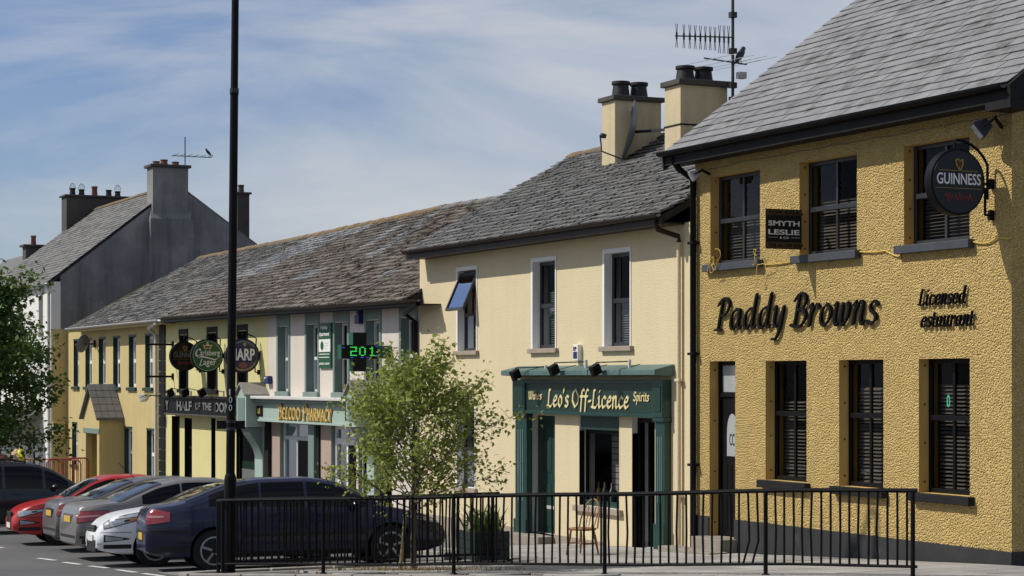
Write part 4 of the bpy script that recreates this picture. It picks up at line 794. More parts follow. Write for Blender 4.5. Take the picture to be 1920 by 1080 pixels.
chimney(gh, XR - .65, XR - .05, 21.98, 22.42, 6.6, 8.86, 'dark_cement', 'dark_cement', ((.5, .5),), .11, .28, 'dark_cement', .07, .07)
c = chimney(gh, -82.9, -82.0, 18.62, 21.25, 7.2, 9.62, 'dark_cement', 'dark_cement', ((.5, .13), (.5, .27), (.5, .47), (.5, .69), (.5, .83)), .12, (.30, .26, .40, .28, .24), ('pot_black', 'pot_black', 'terracotta', 'pot_black', 'pot_black'), .08, .08)
for fy in (.13, .27, .83):
    p = Vector((-82.45, 18.62 + 2.63 * fy, 9.90)); m = MB()
    for k in range(4):
        t = k * math.pi / 4; m.tube([p + Vector((.13 * math.cos(t) * math.cos(s), .13 * math.sin(t) * math.cos(s), .22 * math.sin(s))) for s in [i * math.pi / 8 for i in range(9)]], .008, 4)
    m.build('bird_guard', 'galvanised', c)
ubox = bx('meter_box', 'mustard_render', None, XR + .021, XR + .16, YG + .02, YG + .42, fz(100, 822, YG), fz(100, 790, YG)); tag(ubox, 'mustard painted meter box on the side of the grey gable house', 'meter box')
# ------------------------------------------------------------------ the house beyond
fh_ = thing('far_house', 'distant white house with low slate roof at the far left', 'building', (-90, YG, gz(-90)))
XL, XR = -99, -83.0
MB().box(XL, XR, YG, YG + 8, -3.6, 5.0).build('wall', 'white_render', fh_)
MB().prism([(XL, YG - .2, 5.0), (XL, YG + 4.2, 7.9), (XL, YG + 8.2, 5.0)], (XR - XL, 0, 0)).build('roof', 'slate_grey', fh_)
p = onX(45, 458, -92); q = onX(88, 458, -92); chimney(fh_, -92.7, -92, p.y + .08, q.y - .08, 6.5, p.z, 'dark_cement', 'dark_cement', ((.5, .48),), .12, .42, 'terracotta', .1, .12)
# ------------------------------------------------------------------ things fixed to the houses
def disc_sign(label, px, py, wallpx, wallpy, diam, face, rim, content, group=None, name='hanging_sign'):
    X = onY(wallpx, wallpy).x; c = onX(px, py, X); t = .07; r = diam / 2
    s = thing(name, label, 'sign', (X, YF, c.z - .5), group); ax = (1, 0, 0)
    MB().lathe((c.x - t, c.y, c.z), ax, [(0, r * .93), (.004, r), (2 * t - .004, r), (2 * t, r * .95)], 40).build('sign_drum', rim, s, smooth=True)
    f = MB().lathe((c.x + t, c.y, c.z), ax, [(0.001, r * .945), (.006, r * .94)], 40).build('sign_face', face, s)
    P = []                                                      # arched bracket over the sign
    for i in range(11):
        a = R(100 - i * 12.5); P.append((c.x, c.y + math.cos(a) * (r + .14), c.z + .02 + math.sin(a) * (r + .10)))
    yb = YF - .06; P = [(c.x, c.y, c.z + r + .01), (c.x, c.y, c.z + r + .10)] + P[1:] 
    P = [p for p in P if p[1] < yb - .01] + [(c.x, min(yb - .06, P[-1][1]), c.z - .05), (c.x, min(yb - .06, P[-1][1]), c.z - r * .95)]
    MB().tube(P, .017, 6).build('bracket', 'black_paint', s, smooth=True)
    ye = P[-1][1]
    m = MB(); m.tube([(c.x, c.y + r * .96, c.z), (c.x, yb, c.z)], .014, 6); m.tube([(c.x, ye, c.z - r * .95), (c.x, yb, c.z - r * .95)], .014, 6); m.build('stay_rod', 'black_paint', s)
    for z in (c.z, c.z - r * .95): bx('wall_plate', 'black_paint', s, c.x - .03, c.x + .03, yb, YF - .001, z - .06, z + .06)
    content(s, Vector((c.x + t + .007, c.y, c.z)), r); return s
def ring(s, c, r0, r1, material, name='ring', a0=0, a1=360, n=40):
    m = MB(); vs = []; 
    for k in range(n + 1):
        a = R(a0 + (a1 - a0) * k / n)
        for r in (r0, r1): vs.append((c.x + .001, c.y + math.cos(a) * r, c.z + math.sin(a) * r))
    m.add(vs, [(2 * k, 2 * k + 1, 2 * k + 3, 2 * k + 2) for k in range(n)]); m.build(name, material, s)
def shape(s, c, pts, material, name, off=.002):
    MB().prism([(c.x + off, c.y + a, c.z + b) for a, b in pts], (.003, 0, 0)).build(name, material, s)
def harp(s, c, k, material):
    m = MB(); P = lambda a, b: (c.x + .004, c.y + a * k, c.z + b * k)
    m.tube([P(-.5, .45), P(-.2, .55), P(.1, .35), P(.42, .5)], .1 * k, 5); m.tube([P(-.5, .45), P(-.3, -.1), P(.1, -.6)], .11 * k, 5); m.tube([P(.42, .5), P(.42, 0), P(.1, -.6)], .09 * k, 5)
    for i in range(4): m.tube([P(-.35 + .18 * i, .48 - .05 * i), P(-.3 + .17 * i, -.05 - .16 * i)], .025 * k, 4)
    m.build('harp_emblem', material, s)
def stout(big):
    def f(s, c, r):
        harp(s, c + Vector((0, r * .02, r * .52)), r * .30, 'gold_dull')
        text('brand_lettering', 'GUINNESS', 'silver_letter' if not big else 'white_letter', s, (c.x, c.y - r * .80, c.z - r * .08), r * 1.62, r * .34, SIDEM, bold=.012, thick=.003)
        MB().box(c.x, c.x + .002, c.y - r * .72, c.y + r * .72, c.z + r * .33, c.z + r * .345).build('gold_line', 'gold_dull', s); MB().box(c.x, c.x + .002, c.y - r * .85, c.y + r * .85, c.z - r * .20, c.z - r * .185).build('gold_line', 'gold_dull', s)
        MB().tube([(c.x + .002, c.y + r * (-.5 + i / 40), c.z - r * .46 + r * .10 * math.sin(i * 1.25) * (1 + .5 * math.sin(i * .37))) for i in range(41)], .006 if big else .009, 4).build('red_flourish', 'red_script', s)
    return f
def lager(s, c, r):
    ring(s, c, r * .88, r * .91, 'pale_teal_paint')
    letters(s, 'c', 'white_letter', (c.x, c.y - r * .78, c.z - r * .02), r * .42, r * .66, .12, 30, .1, .003, SIDEM)
    text('brand_lettering', 'arlsberg', 'white_letter', s, (c.x, c.y - r * .46, c.z - r * .10), r * 1.24, r * .46, SIDEM, bold=.012, thick=.003)
    letters(s, 'L', 'white_letter', (c.x, c.y - r * .52, c.z - r * .58), r * .30, r * .38, .12, 30, .1, .003, SIDEM)
    text('brand_lettering', 'ager', 'white_letter', s, (c.x, c.y - r * .26, c.z - r * .70), r * .80, r * .40, SIDEM, bold=.012, thick=.003)
    P = [(-.68, -.16), (-.4, -.10), (0, -.16), (.45, -.28), (.72, -.14), (.45, -.20), (0, -.08), (-.4, .0)]
    shape(s, c, [(a * r, b * r) for a, b in P], 'white_letter', 'swash')
    shape(s, c, [(a * r, b * r) for a, b in [(-.2, .42), (.2, .42), (.30, .68), (.14, .62), (.05, .74), (.05, .84), (-.05, .84), (-.05, .74), (-.14, .62), (-.30, .68)]], 'cream_letter', 'crown_emblem'); shape(s, c + Vector((.004, 0, 0)), [(a * r, b * r) for a, b in [(-.16, .47), (.16, .47), (.2, .58), (-.2, .58)]], 'red_script', 'crown_band')
def harpc(s, c, r):
    ring(s, c, r * .78, r * .86, 'silver_letter', a0=20, a1=160); ring(s, c, r * .78, r * .86, 'gold_dull', a0=200, a1=340); harp(s, c + Vector((0, r * .1, r * .64)), r * .16, 'gold_paint')
    shape(s, c, [(-.82 * r, -.34 * r), (.74 * r, -.36 * r), (.80 * r, .50 * r), (-.76 * r, .44 * r)], mat('harp_navy', (.01, .012, .045), .4), 'name_panel', .001)
    text('brand_lettering', 'HARP', 'white_letter', s, (c.x + .004, c.y - r * .76, c.z - r * .27), r * 1.46, r * .68, SIDEM, bold=.03, thick=.003)
    shape(s, c, [(.26 * r * math.cos(i * .52), -.55 * r + .17 * r * math.sin(i * .52)) for i in range(12)], 'terracotta', 'emblem')
disc_sign('round black stout sign on an arched bracket at the near ochre pub', 1790, 342, 1862, 349, .80, 'stout_black', 'black_paint', stout(True))
disc_sign('round black stout sign on the yellow pub, leftmost of three in the row', 345, 668, 377, 668, .80, 'stout_black', 'black_paint', stout(False), 'round beer signs on the yellow pub')
disc_sign('round green lager sign with white script and crown, middle of three on yellow pub', 387.5, 667, 420, 668, .86, 'lager_green', 'black_paint', lager, 'round beer signs on the yellow pub')
disc_sign('round navy beer sign partly hidden behind the lamp post on the yellow pub', 454, 667, 487, 668, .86, 'harp_blue', 'black_paint', harpc, 'round beer signs on the yellow pub')
# bare bracket left of the round signs
b = thing('empty_sign_bracket', 'pair of bare black bracket arms beside the black quoins', 'bracket', onY(325, 705))
for py in (646, 706):
    p = onY(325, py); MB().tube([(p.x, YF - .04, p.z), (p.x, YF - .80, p.z)], .03, 6).build('bracket_arm', 'black_paint', b); bx('wall_plate', 'black_paint', b, p.x - .06, p.x + .06, YF - .04, YF - .001, p.z - .09, p.z + .09)
# for sale board, standing out from the ochre wall
X = fx(1506); c = onX(1470, 429, X); s = thing('for_sale_board', 'black estate agent for sale board beside the middle upper window', 'sign', (X, YF, c.z - .3))
y0, y1 = onX(1436, 429, X).y, YF - .03; z0, z1 = onX(1440, 466, X).z, onX(1440, 391, X).z; w_ = y1 - y0
bx('board', 'black_matt', s, X - .012, X + .006, y0, y1, z0, z1)
bx('stripe', mat('board_brown', (.075, .05, .018), .6), s, X + .0065, X + .008, y0 + .01, y1 - .005, z0 + .012, z0 + .095); bx('stripe', MATS['board_brown'], s, X + .0065, X + .008, y0 + .01, y1 - .005, z1 - .085, z1 - .012)
for (t, a, zf, h_, ww, mt, bd) in (('FOR SALE', .08, .875, .085, .86, 'black_paint', .02), ('SMYTH', .06, .575, .14, .88, 'white_letter', .025), ('LESLIE', .06, .355, .14, .88, 'white_letter', .025), ('& CO', .38, .255, .06, .26, 'white_letter', .01), ('028 66 320 456', .06, .05, .09, .92, 'black_paint', .02)):
    text('sign_text', t, mt, s, (X + (.0065 if mt == 'white_letter' else .0085), y0 + w_ * a, z0 + (z1 - z0) * zf), w_ * ww, (z1 - z0) * h_ * .95, SIDEM, bold=bd, thick=.002)
for a in (.06, .70): bx('sign_rule', 'white_letter', s, X + .0065, X + .0085, y0 + w_ * a, y0 + w_ * (a + .26), z0 + (z1 - z0) * .285, z0 + (z1 - z0) * .292)
for z in (z0 + .06, z1 - .06): bx('wall_bracket', 'black_paint', s, X - .03, X - .013, y1 - .12, YF - .001, z - .02, z + .02)
# floodlights
def flood(label, px, py, Y, tilt, yaw, size=.24, mt='charcoal_frame'):
    p = onY(px, py, Y); s = thing('floodlight', label, 'floodlight', (p.x, YF, p.z)); B_ = Matrix.Translation(p) @ Matrix.Rotation(yaw, 4, 'Z') @ Matrix.Rotation(tilt, 4, 'X')
    h = size / 2; v = [(-h, -h * .45, -h * .8), (h, -h * .45, -h * .8), (h, -h * .45, h * .8), (-h, -h * .45, h * .8), (-h * .62, h * .7, -h * .45), (h * .62, h * .7, -h * .45), (h * .62, h * .7, h * .45), (-h * .62, h * .7, h * .45)]
    m = MB(); m.add([B_ @ Vector(q) for q in v], [(0, 1, 2, 3), (7, 6, 5, 4), (0, 4, 5, 1), (1, 5, 6, 2), (2, 6, 7, 3), (3, 7, 4, 0)]); hs = m.build('lamp_housing', mt, s, bevel=.012)
    MB().obox(B_ @ Matrix.Translation((0, -h * .5, 0)), size * .84, .012, size * .62).build('lamp_glass', 'lamp_glass', hs)
    m = MB(); m.tube([B_ @ Vector((-h * 1.05, 0, 0)), B_ @ Vector((-h * 1.05, h * 1.3, 0)), B_ @ Vector((h * 1.05, h * 1.3, 0)), B_ @ Vector((h * 1.05, 0, 0))], .012, 6); m.bar(B_ @ Vector((0, h * 1.3, 0)), (p.x, YF - .001, p.z + .02), .03); m.build('bracket', 'black_paint', s)
flood('black floodlight high at the right end of the ochre pub', 1841, 240, YF - .30, R(38), R(-32), .30, 'charcoal_frame')
flood('small floodlight under the left end of the black gutter', 1301, 328, YF - .28, R(30), R(-25), .22, 'grey_gutter')
flood('white floodlight on the mustard wall beside the black quoins', 270, 745, YF - .55, R(20), R(-50), .30, 'white_paint')
def spot(label, px, py, Y, arm, yaw=0, group=None, sz=.17):
    p = onY(px, py, Y); s = thing('spotlight', label, 'spotlight', (p.x, Y, p.z), group); h = sz / 2
    B_ = Matrix.Translation(p) @ Matrix.Rotation(R(28), 4, 'X')
    v = [(-h * .6, -h, -h), (h * .6, -h, -h), (h, -h * .7, h), (-h, -h * .7, h), (-h * .6, h, -h), (h * .6, h, -h), (h, h, h), (-h, h, h)]
    m = MB(); m.add([B_ @ Vector(q) for q in v], [(0, 1, 2, 3), (7, 6, 5, 4), (0, 4, 5, 1), (1, 5, 6, 2), (2, 6, 7, 3), (3, 7, 4, 0)]); m.build('lamp_housing', 'black_paint', s, bevel=.01)
    m = MB(); m.tube([p + Vector((0, 0, h)), p + Vector((0, .02, h + .04)), p + Vector(arm)], .011, 6); m.build('arm', 'black_paint', s); bx('arm_foot', 'grey_gutter', s, p.x + arm[0] - .02, p.x + arm[0] + .02, p.y + arm[1] - .02, p.y + arm[1] + .02, p.z + arm[2] - .11, p.z + arm[2] + .03)
for px, lab in ((966, 'black spotlight on the green canopy, left one of three'), (1038, 'black spotlight on the green canopy, middle one of three'), (1116, 'black spotlight on the green canopy, right one of three')): spot(lab, px, 694 if px > 1000 else 703, YF - .50, (.62, .30, .14), 0, 'spotlights on the off-licence canopy')
for i, px in enumerate((319, 346, 378, 437)): spot(['black trough lamp above the fascia board beside the quoins', 'second black lamp from the left above the fascia board', 'third black lamp from the left above the fascia board', 'black lamp above the fascia board, right of the lamp post'][i], px, 737, YF - .62, (.5, .44, .03), 0, 'lamps over the yellow pub fascia', .20)
# alarm boxes and small signs
def alarm(label, a, b, y0, y1, mt, dep, txt=None, band=True):
    x0, x1 = fx(a, YF - dep), fx(b, YF - dep); z0, z1 = fz(b, y1, YF - dep), fz(b, y0, YF - dep); s = thing('alarm_box', label, 'alarm box', ((x0 + x1) / 2, YF, z0))
    bx('casing', mt, s, x0, x1, YF - dep, YF - .001, z0, z1, .01)
    if band: bx('blue_band', 'blue_sign', s, x0 + .02, x1 - .02, YF - dep - .004, YF - dep - .001, z0 + (z1 - z0) * .12, z0 + (z1 - z0) * .55)
    if txt: text('alarm_text', txt, 'blue_sign' if band else 'white_letter', s, (x0 + .03, YF - dep - .005, z0 + (z1 - z0) * .62), (x1 - x0) * .62, (z1 - z0) * .25, thick=.003, bold=.02)
alarm('white alarm box with blue band above the green canopy', 1074, 1083, 646, 676, 'white_paint', .09, 'EP')
alarm('dark blue alarm box under the eave of the pharmacy house', 664, 672, 580, 607, 'blue_sign', .12, 'E', False)
alarm('small blue alarm box beside the pharmacy end block', 495, 502, 705, 720, 'blue_sign', .12, 'P', False)
# holiday apartment banner
a, b = fx(601), fx(624); z0, z1 = fz(612, 690), fz(612, 606); s = thing('apartment_banner', 'green holiday apartment banner between the upper pharmacy windows', 'banner', ((a + b) / 2, YF, z0)); Yb_ = YF - .05; w_ = b - a; h_ = z1 - z0
bx('banner_board', 'banner_green', s, a, b, Yb_, YF - .001, z0, z1); bx('white_panel', 'white_paint', s, a + .04 * w_, b - .02 * w_, Yb_ - .006, Yb_ - .001, z0 + .36 * h_, z0 + .64 * h_)
text('banner_text', 'Holiday', 'white_letter', s, (a + .22 * w_, Yb_ - .006, z0 + .84 * h_), .55 * w_, .11 * h_, bold=.02, thick=.005); text('banner_text', 'Apartment', 'white_letter', s, (a + .1 * w_, Yb_ - .006, z0 + .69 * h_), .8 * w_, .11 * h_, bold=.02, thick=.005)
MB().lathe((a + .32 * w_, Yb_ - .008, z0 + .5 * h_), (0, -1, 0), [(0, .10), (.004, .10)], 16).build('logo', 'banner_green', s)
for k in range(3): bx('small_print', 'grey_gutter', s, a + .55 * w_, a + (.85 - .08 * k) * w_, Yb_ - .009, Yb_ - .0065, z0 + (.55 - .06 * k) * h_, z0 + (.565 - .06 * k) * h_)
text('banner_text', '(028) 6638', 'white_letter', s, (a + .08 * w_, Yb_ - .006, z0 + .06 * h_), .84 * w_, .06 * h_, bold=.02, thick=.005)
for k in range(2): bx('small_print', 'white_letter', s, a + .08 * w_, a + .9 * w_, Yb_ - .006, Yb_ - .0015, z0 + (.30 - .07 * k) * h_, z0 + (.318 - .07 * k) * h_)
# LED pharmacy cross
X = fx(733); s = thing('pharmacy_cross', 'green pharmacy cross with lit green digits jutting out from the pharmacy', 'sign', (X, YF, rz(.0)))
cc = onX(671, 660, X); hw = abs(onX(706, 660, X).y - onX(637, 660, X).y) / 2; hh = (onX(671, 624, X).z - onX(671, 697, X).z) / 2; t = .11; bw = hw * .37; bh = hh * .36
pts = [(-bw, -hh), (bw, -hh), (bw, -bh), (hw, -bh), (hw, bh), (bw, bh), (bw, hh), (-bw, hh), (-bw, bh), (-hw, bh), (-hw, -bh), (-bw, -bh)]
MB().prism([(X - t, cc.y + a, cc.z + b_) for a, b_ in pts], (2 * t, 0, 0)).build('cross_case', 'cross_green', s); MB().prism([(X + t + .001, cc.y + a * .96, cc.z + b_ * .97) for a, b_ in pts], (.004, 0, 0)).build('led_face', 'black_matt', s)
bx('support_arm', 'cross_green', s, X - .09, X + .05, cc.y + hw + .002, YF - .002, cc.z - bh * .92, cc.z + bh * .92)
FNT = {'2': ['1111', '0001', '0001', '1111', '1000', '1000', '1111'], '0': ['0110', '1001', '1001', '1001', '1001', '1001', '0110'], '1': ['0010', '0110', '0010', '0010', '0010', '0010', '0111']}
m = MB(); dx = hw * 1.55 / 17; dzz = bh * 1.35 / 7
for i, ch in enumerate('201'):
    for r_, row in enumerate(FNT[ch]):
        for c_, v in enumerate(row):
            if v == '1': y = cc.y - hw * .52 + (i * 5.3 + c_) * dx; z = cc.z + bh * .72 - r_ * dzz; m.box(X + t + .006, X + t + .009, y, y + dx * .9, z - dzz * .55, z)
m.build('led_digits', 'led_green', s); m = MB()
for y, z in ((-.5, -.82), (.05, -.82), (.35, -.82), (-.95, .55), (.85, .75), (.85, -.55)): m.box(X + t + .006, X + t + .009, cc.y + hw * y, cc.y + hw * (y + .13), cc.z + bh * z, cc.z + bh * (z + .09))
m.build('led_marks', 'led_blue', s)
# satellite dishes
def dish(label, c, axis, r, foot, name='satellite_dish', lnb=True, mt='dish_grey'):
    c = Vector(c); axis = Vector(axis).normalized(); s = thing(name, label, 'satellite dish', foot)
    MB().lathe(c, axis, [(0, .02)] + [(r * .22 * (k / 8) ** 2, r * k / 8) for k in range(1, 9)] + [(r * .22 - .012, r * .99)] + [(r * .22 * (k / 8) ** 2 - .02, r * k / 8) for k in range(7, 0, -1)], 28).build('reflector', mt, s, smooth=True)
    m = MB(); m.bar(c - axis * .02, Vector(foot), .05); m.box(foot[0] - .05, foot[0] + .05, foot[1] - .06, foot[1] + .06, foot[2] - .12, foot[2] + .12); m.build('mount', 'aerial_dark', s)
    if lnb:
        lo_ = axis.cross(Vector((0, 0, 1))).cross(axis).normalized() * -1; tip = c + axis * r * 1.05 + lo_ * r * .35
        MB().tube([c + lo_ * r * .95 + axis * .1, tip + lo_ * r * .5 - axis * .1, tip], .016, 6).build('feed_arm', 'aerial_dark', s); MB().lathe(tip, -axis, [(0, .03), (.04, .05), (.12, .04)], 10).build('feed_horn', 'aerial_dark', s)
p = onX(1189, 247, c1p.x + .38); dish('large satellite dish seen edge on between the two cream chimneys', p, (-.40, -.88, .22), .58, (c2p.x - .60, 18.5, p.z - .10))
p = onY(158, 645, YF - .55); dish('small satellite dish on the mustard house wall', p, (-.75, -.62, .25), .30, (fx(179), YF - .01, p.z + .02), lnb=True)
# aerials
ax0 = onX(1374, 120, c2p.x + .12); mast = thing('tv_aerial', 'tall aerial mast with two aerials on the right cream chimney', 'aerial', (c2p.x + .12, ax0.y, 6.6)); xx, yy = c2p.x + .12, ax0.y
zz = lambda py: onX(1374, py, xx).z
MB().tube([(xx, yy, zz(190)), (xx, yy, zz(-40))], .028, 8).build('mast', 'aerial_dark', mast)
for py in (160, 187, 96, 28): bx('mast_clamp', 'aerial_dark', mast, xx - .05, xx + .05, yy - .06, yy + .06, zz(py) - .05, zz(py) + .05)
m = MB(); m.bar((xx, yy, zz(163)), (xx - .1, 19.0, zz(163)), .03); m.build('wall_bracket', 'aerial_dark', mast)
d0 = onX(1266, 75, xx + .0).y; m = MB(); m.bar((xx, yy, zz(70)), (xx, d0, zz(76)), .02); m.build('yagi_boom', 'aerial_dark', mast); m = MB()
for i in range(11):
    y = d0 + .03 + (yy - .12 - d0) * (i / 10) ** .86; z = zz(75.5) + .0; L = .21 if i < 8 else .25
    for sg_ in (-1, 1): m.tube([(xx, y - .02 * sg_, z + L), (xx, y + .02 * sg_, z - L)], .006, 4)
    m.box(xx - .012, xx + .012, y - .014, y + .014, z - .06, z + .06)
m.build('yagi_elements', 'aerial_dark', mast)
ya, yb2 = onX(1320, 113, xx).y, onX(1400, 119, xx).y; zB = zz(117); m = MB(); m.bar((xx, ya, zz(113)), (xx, yb2, zz(119)), .022); m.build('lower_boom', 'aerial_dark', mast)
m = MB()
for (f, dz_) in ((.05, .02), (.45, 0), (.75, 0), (.98, 0)):
    y = ya + (yb2 - ya) * f; m.tube([(xx - .55, y - .30, zB - .06), (xx + .55, y + .30, zB + .06)], .007, 4)
m.build('lower_elements', 'galvanised', mast); MB().box(xx + .03, xx + .15, yy + .05, yy + .2, zz(148), zz(136)).build('amplifier_box', 'galvanised', mast)
p = onX(347, 300, -70.3); am = thing('tv_aerial', 'thin aerial on the grey gable chimney', 'aerial', (-70.3, p.y, 9.7)); MB().tube([(-70.3, p.y, 9.7), (-70.3, p.y, onX(347, 257, -70.3).z)], .022, 6).build('mast', 'aerial_dark', am)
m = MB(); ya, yb2 = onX(323, 294, -70.3).y, onX(397, 293, -70.3).y; zB = onX(347, 293, -70.3).z; m.bar((-70.3, ya, zB), (-70.3, yb2, zB), .025)
for k in range(6): m.tube([(-70.7, ya + .1 + (yb2 - ya - .2) * k / 5 - .02, zB + .03), (-69.9, ya + .1 + (yb2 - ya - .2) * k / 5 + .02, zB + .03)], .01, 4)
m.build('boom', 'aerial_dark', am)
def bird(label, p, yaw, k=1.0):
    p = Vector(p); Rm = Matrix.Rotation(yaw, 3, 'Z'); prof = [(-.20, -.10, .010), (-.12, -.05, .024), (-.05, .02, .048), (.02, .075, .060), (.07, .125, .050), (.095, .165, .038), (.12, .19, .036), (.145, .195, .024), (.165, .192, .009), (.19, .186, .003)]
    ob = MB().tube([Rm @ Vector((a * k, 0, b_ * k)) + p for a, b_, r in prof], [r * k for a, b_, r in prof], 10)
    for sg_ in (-1, 1): ob.tube([p + Rm @ Vector((0, .02 * sg_ * k, .03 * k)), p + Rm @ Vector((.015 * k, .02 * sg_ * k, -.06 * k))], .005, 4)
    return tag(ob.build('bird', 'bird_black', origin=p, smooth=True), label, 'bird')
bp = onX(1387, 118, xx + .02); bird('black crow perched on the aerial above the right cream chimney', (bp.x, bp.y, bp.z + .06), R(120), 1.15)
bp = onX(391, 293, -70.3); bird('small black bird perched at the end of the far aerial', (bp.x, bp.y, bp.z + .08), R(-75), .85)
# cables on the ochre wall
def cable(label, pts, material, r=.008, name='cable'):
    P = []
    for (a, b_), (c, d_) in zip(pts, pts[1:]):
        n_ = 5
        for i in range(n_): t = i / n_; P.append((a + (c - a) * t, b_ + (d_ - b_) * t + 2 * math.sin(math.pi * t)))
    P.append(pts[-1]); q = [onY(a, b_, YF - .022) for a, b_ in P]; tag(MB().tube(q, r, 5).build(name, material, origin=q[0], smooth=True), label, 'cable')
cable('thin grey cable looping along the wall under the black gutter', [(1312, 320), (1400, 301), (1500, 283), (1560, 272), (1640, 258), (1720, 244), (1800, 228), (1895, 212)], 'grey_cable', .006)
cable('yellow cable strung along the ochre wall between the upper windows', [(1433, 496), (1490, 489)], 'yellow_cable', .010); cable('yellow cable looping from the middle sill to the right sill', [(1602, 470), (1612, 472), (1660, 470), (1690, 482)], 'yellow_cable', .010)
cable('yellow cable running from the right sill to the pub corner', [(1822, 452), (1850, 456), (1870, 444), (1896, 446)], 'yellow_cable', .010)
def coil(label, px, py, r):
    c = onY(px, py, YF - .13); m = MB(); rn = random.Random(3)
    rn = random.Random(px)
    for k in range(3):
        r = r * .8; q = c + Vector((rn.gauss(0, r), 0, r * .4)); P = [q.copy()]; a = rn.uniform(0, 6)
        for i in range(14): a += rn.gauss(.45, .5); q = q + Vector((math.cos(a) * r * .55, rn.gauss(0, .006), math.sin(a) * r * .6 - r * .08)); P.append(q.copy())
        m.tube(P, .006, 5)
    tag(MB_shift(m, c).build('cable_coil', 'yellow_cable', origin=c, smooth=True), label, 'cable')
def MB_shift(m, c): m.v = [tuple(Vector(v)) for v in m.v]; return m
coil('yellow cable tangle hanging at the left end of the left upper sill', 1335, 500, .10); coil('yellow cable loop hanging at the right end of the left upper sill', 1419, 499, .08)
# ------------------------------------------------------------------ railings, lamp post
def railing(label, pts, posts, H=.965):
    """guard rail along a polyline: posts, two rails and one bar per gap"""
    P = [Vector((x, y, 0)) for x, y in pts]; rl = thing('railing', label, 'railing', (pts[0][0], pts[0][1], gz(pts[0][0])), 'black pedestrian railings')
    L = [0.0]
    for a, b in zip(P, P[1:]): L.append(L[-1] + (b - a).length)
    def at(s):
        for i in range(len(P) - 1):
            if s <= L[i + 1] + 1e-6: q = P[i].lerp(P[i + 1], (s - L[i]) / (L[i + 1] - L[i])); return Vector((q.x, q.y, gz(q.x)))
        return Vector((P[-1].x, P[-1].y, gz(P[-1].x)))
    n = int(L[-1] / .5) + 1; ss = sorted(set([L[-1] * i / n for i in range(n + 1)] + L))
    for z, h, nm in ((H, .052, 'top_rail'), (.12, .035, 'bottom_rail')):
        m = MB(); m.tube([at(s) + Vector((0, 0, z + .006 * math.sin(s * 1.7))) for s in ss], h / 2, 8); m.build(nm, 'black_paint', rl, smooth=True)
    k = 0; s = .10
    while s < L[-1] - .05:
        if min([abs(s - q) for q in posts] or [9]) > .045:
            a = at(s); rn = random.Random(k); bend = rn.gauss(0, .006); pts_ = [a + Vector((0, 0, .12)), a + Vector((bend, bend, .5)), a + Vector((0, 0, H - .01))]
            if len(pts) == 5 and BENT - .05 < s < BENT + .18: pts_ = [a + Vector((-.05, -.035, .12)), a + Vector((.015, .01, .40)), pts_[2]]
            MB().tube(pts_, .0135, 6).build('bar', 'black_paint', rl)
        s += .112 if len(pts) == 5 else .088; k += 1
    for q in posts:
        a = at(q); MB().tube([a + Vector((0, 0, -.03)), a + Vector((0, 0, H + .005))], .026, 8).build('post', 'black_paint', rl, smooth=True); MB().lathe(a + Vector((0, 0, -.01)), (0, 0, 1), [(0, .05), (.02, .045)], 10).build('post_foot', 'black_matt', rl)
    return rl
pl = [(-26.75, 8.12), (-26.45, 8.08), (-24.3, 9.75), (-21.9, 11.45), (-18.75, 13.72)]
SEG = [0, .30]
import itertools
Ls = [0]
for (a, b) in zip(pl, pl[1:]): Ls.append(Ls[-1] + math.hypot(b[0] - a[0], b[1] - a[1]))
def s_at_px(px):
    best = None
    for i in range(400):
        s = Ls[-1] * i / 399
        for k in range(len(pl) - 1):
            if s <= Ls[k + 1] + 1e-6:
                t = (s - Ls[k]) / (Ls[k + 1] - Ls[k]); q = (pl[k][0] + (pl[k + 1][0] - pl[k][0]) * t, pl[k][1] + (pl[k + 1][1] - pl[k][1]) * t); break
        d = abs(proj((*q, gz(q[0])))[0] - px)
        if best is None or d < best[0]: best = (d, s)
    return best[1]
BENT = s_at_px(1395)
railing('long black railing running from the lamp post to the ochre pub', pl, [.02, .32] + [s_at_px(p) for p in (605, 850, 1133, 1437, 1712)])
railing('black railing along the side of the dark blue car', [(-26.85, 8.2), (-26.9, 8.6), (-26.35, 11.95), (-26.33, 12.1)], [.05, 1.9, 3.85])
pp = onX(430, 1070, -26.62); pp.z = gz(pp.x); PYB = proj(pp)[1]
lp = thing('lamp_post', 'tall black lamp post rising past the top of the picture', 'lamp post', pp); Zp = -CA * pp.x + SA * pp.y; pxm = Zp / F
lean = Vector((.0, .0, 0)); top = pp + Vector((SA, CA, 0)) * (11 * pxm * 1.25) + Vector((0, 0, 1330 * pxm)); 
def along(py): return pp.lerp(top, ((PYB - py) * pxm) / (top.z - pp.z))
MB().tube([along(PYB), along(900), along(893), along(887)], [11.5 * pxm, 11.5 * pxm, 10.5 * pxm, 8.4 * pxm], 20).build('base_sleeve', 'black_paint', lp, smooth=True)
MB().tube([along(888), along(500), along(178)], [8.4 * pxm, 8.0 * pxm, 7.6 * pxm], 18).build('shaft', 'black_paint', lp, smooth=True)
MB().tube([along(179), along(177), along(165), along(-263)], [7.6 * pxm, 8.4 * pxm, 7.0 * pxm, 6.4 * pxm], 18).build('upper_shaft', 'black_paint', lp, smooth=True)
MB().lathe(along(170), (0, 0, 1), [(-.03, 8.6 * pxm), (.03, 8.6 * pxm)], 18).build('collar', 'charcoal_frame', lp)
tp = along(-263); MB().tube([tp, tp + Vector((-.3, -.3, .35)), tp + Vector((-.9, -.9, .5))], .04, 8).build('lamp_arm', 'black_paint', lp); MB().obox(Matrix.Translation(tp + Vector((-1.15, -1.15, .5))) @ Matrix.Rotation(R(45), 4, 'Z'), .7, .25, .14).build('lamp_head', 'galvanised', lp, bevel=.04)
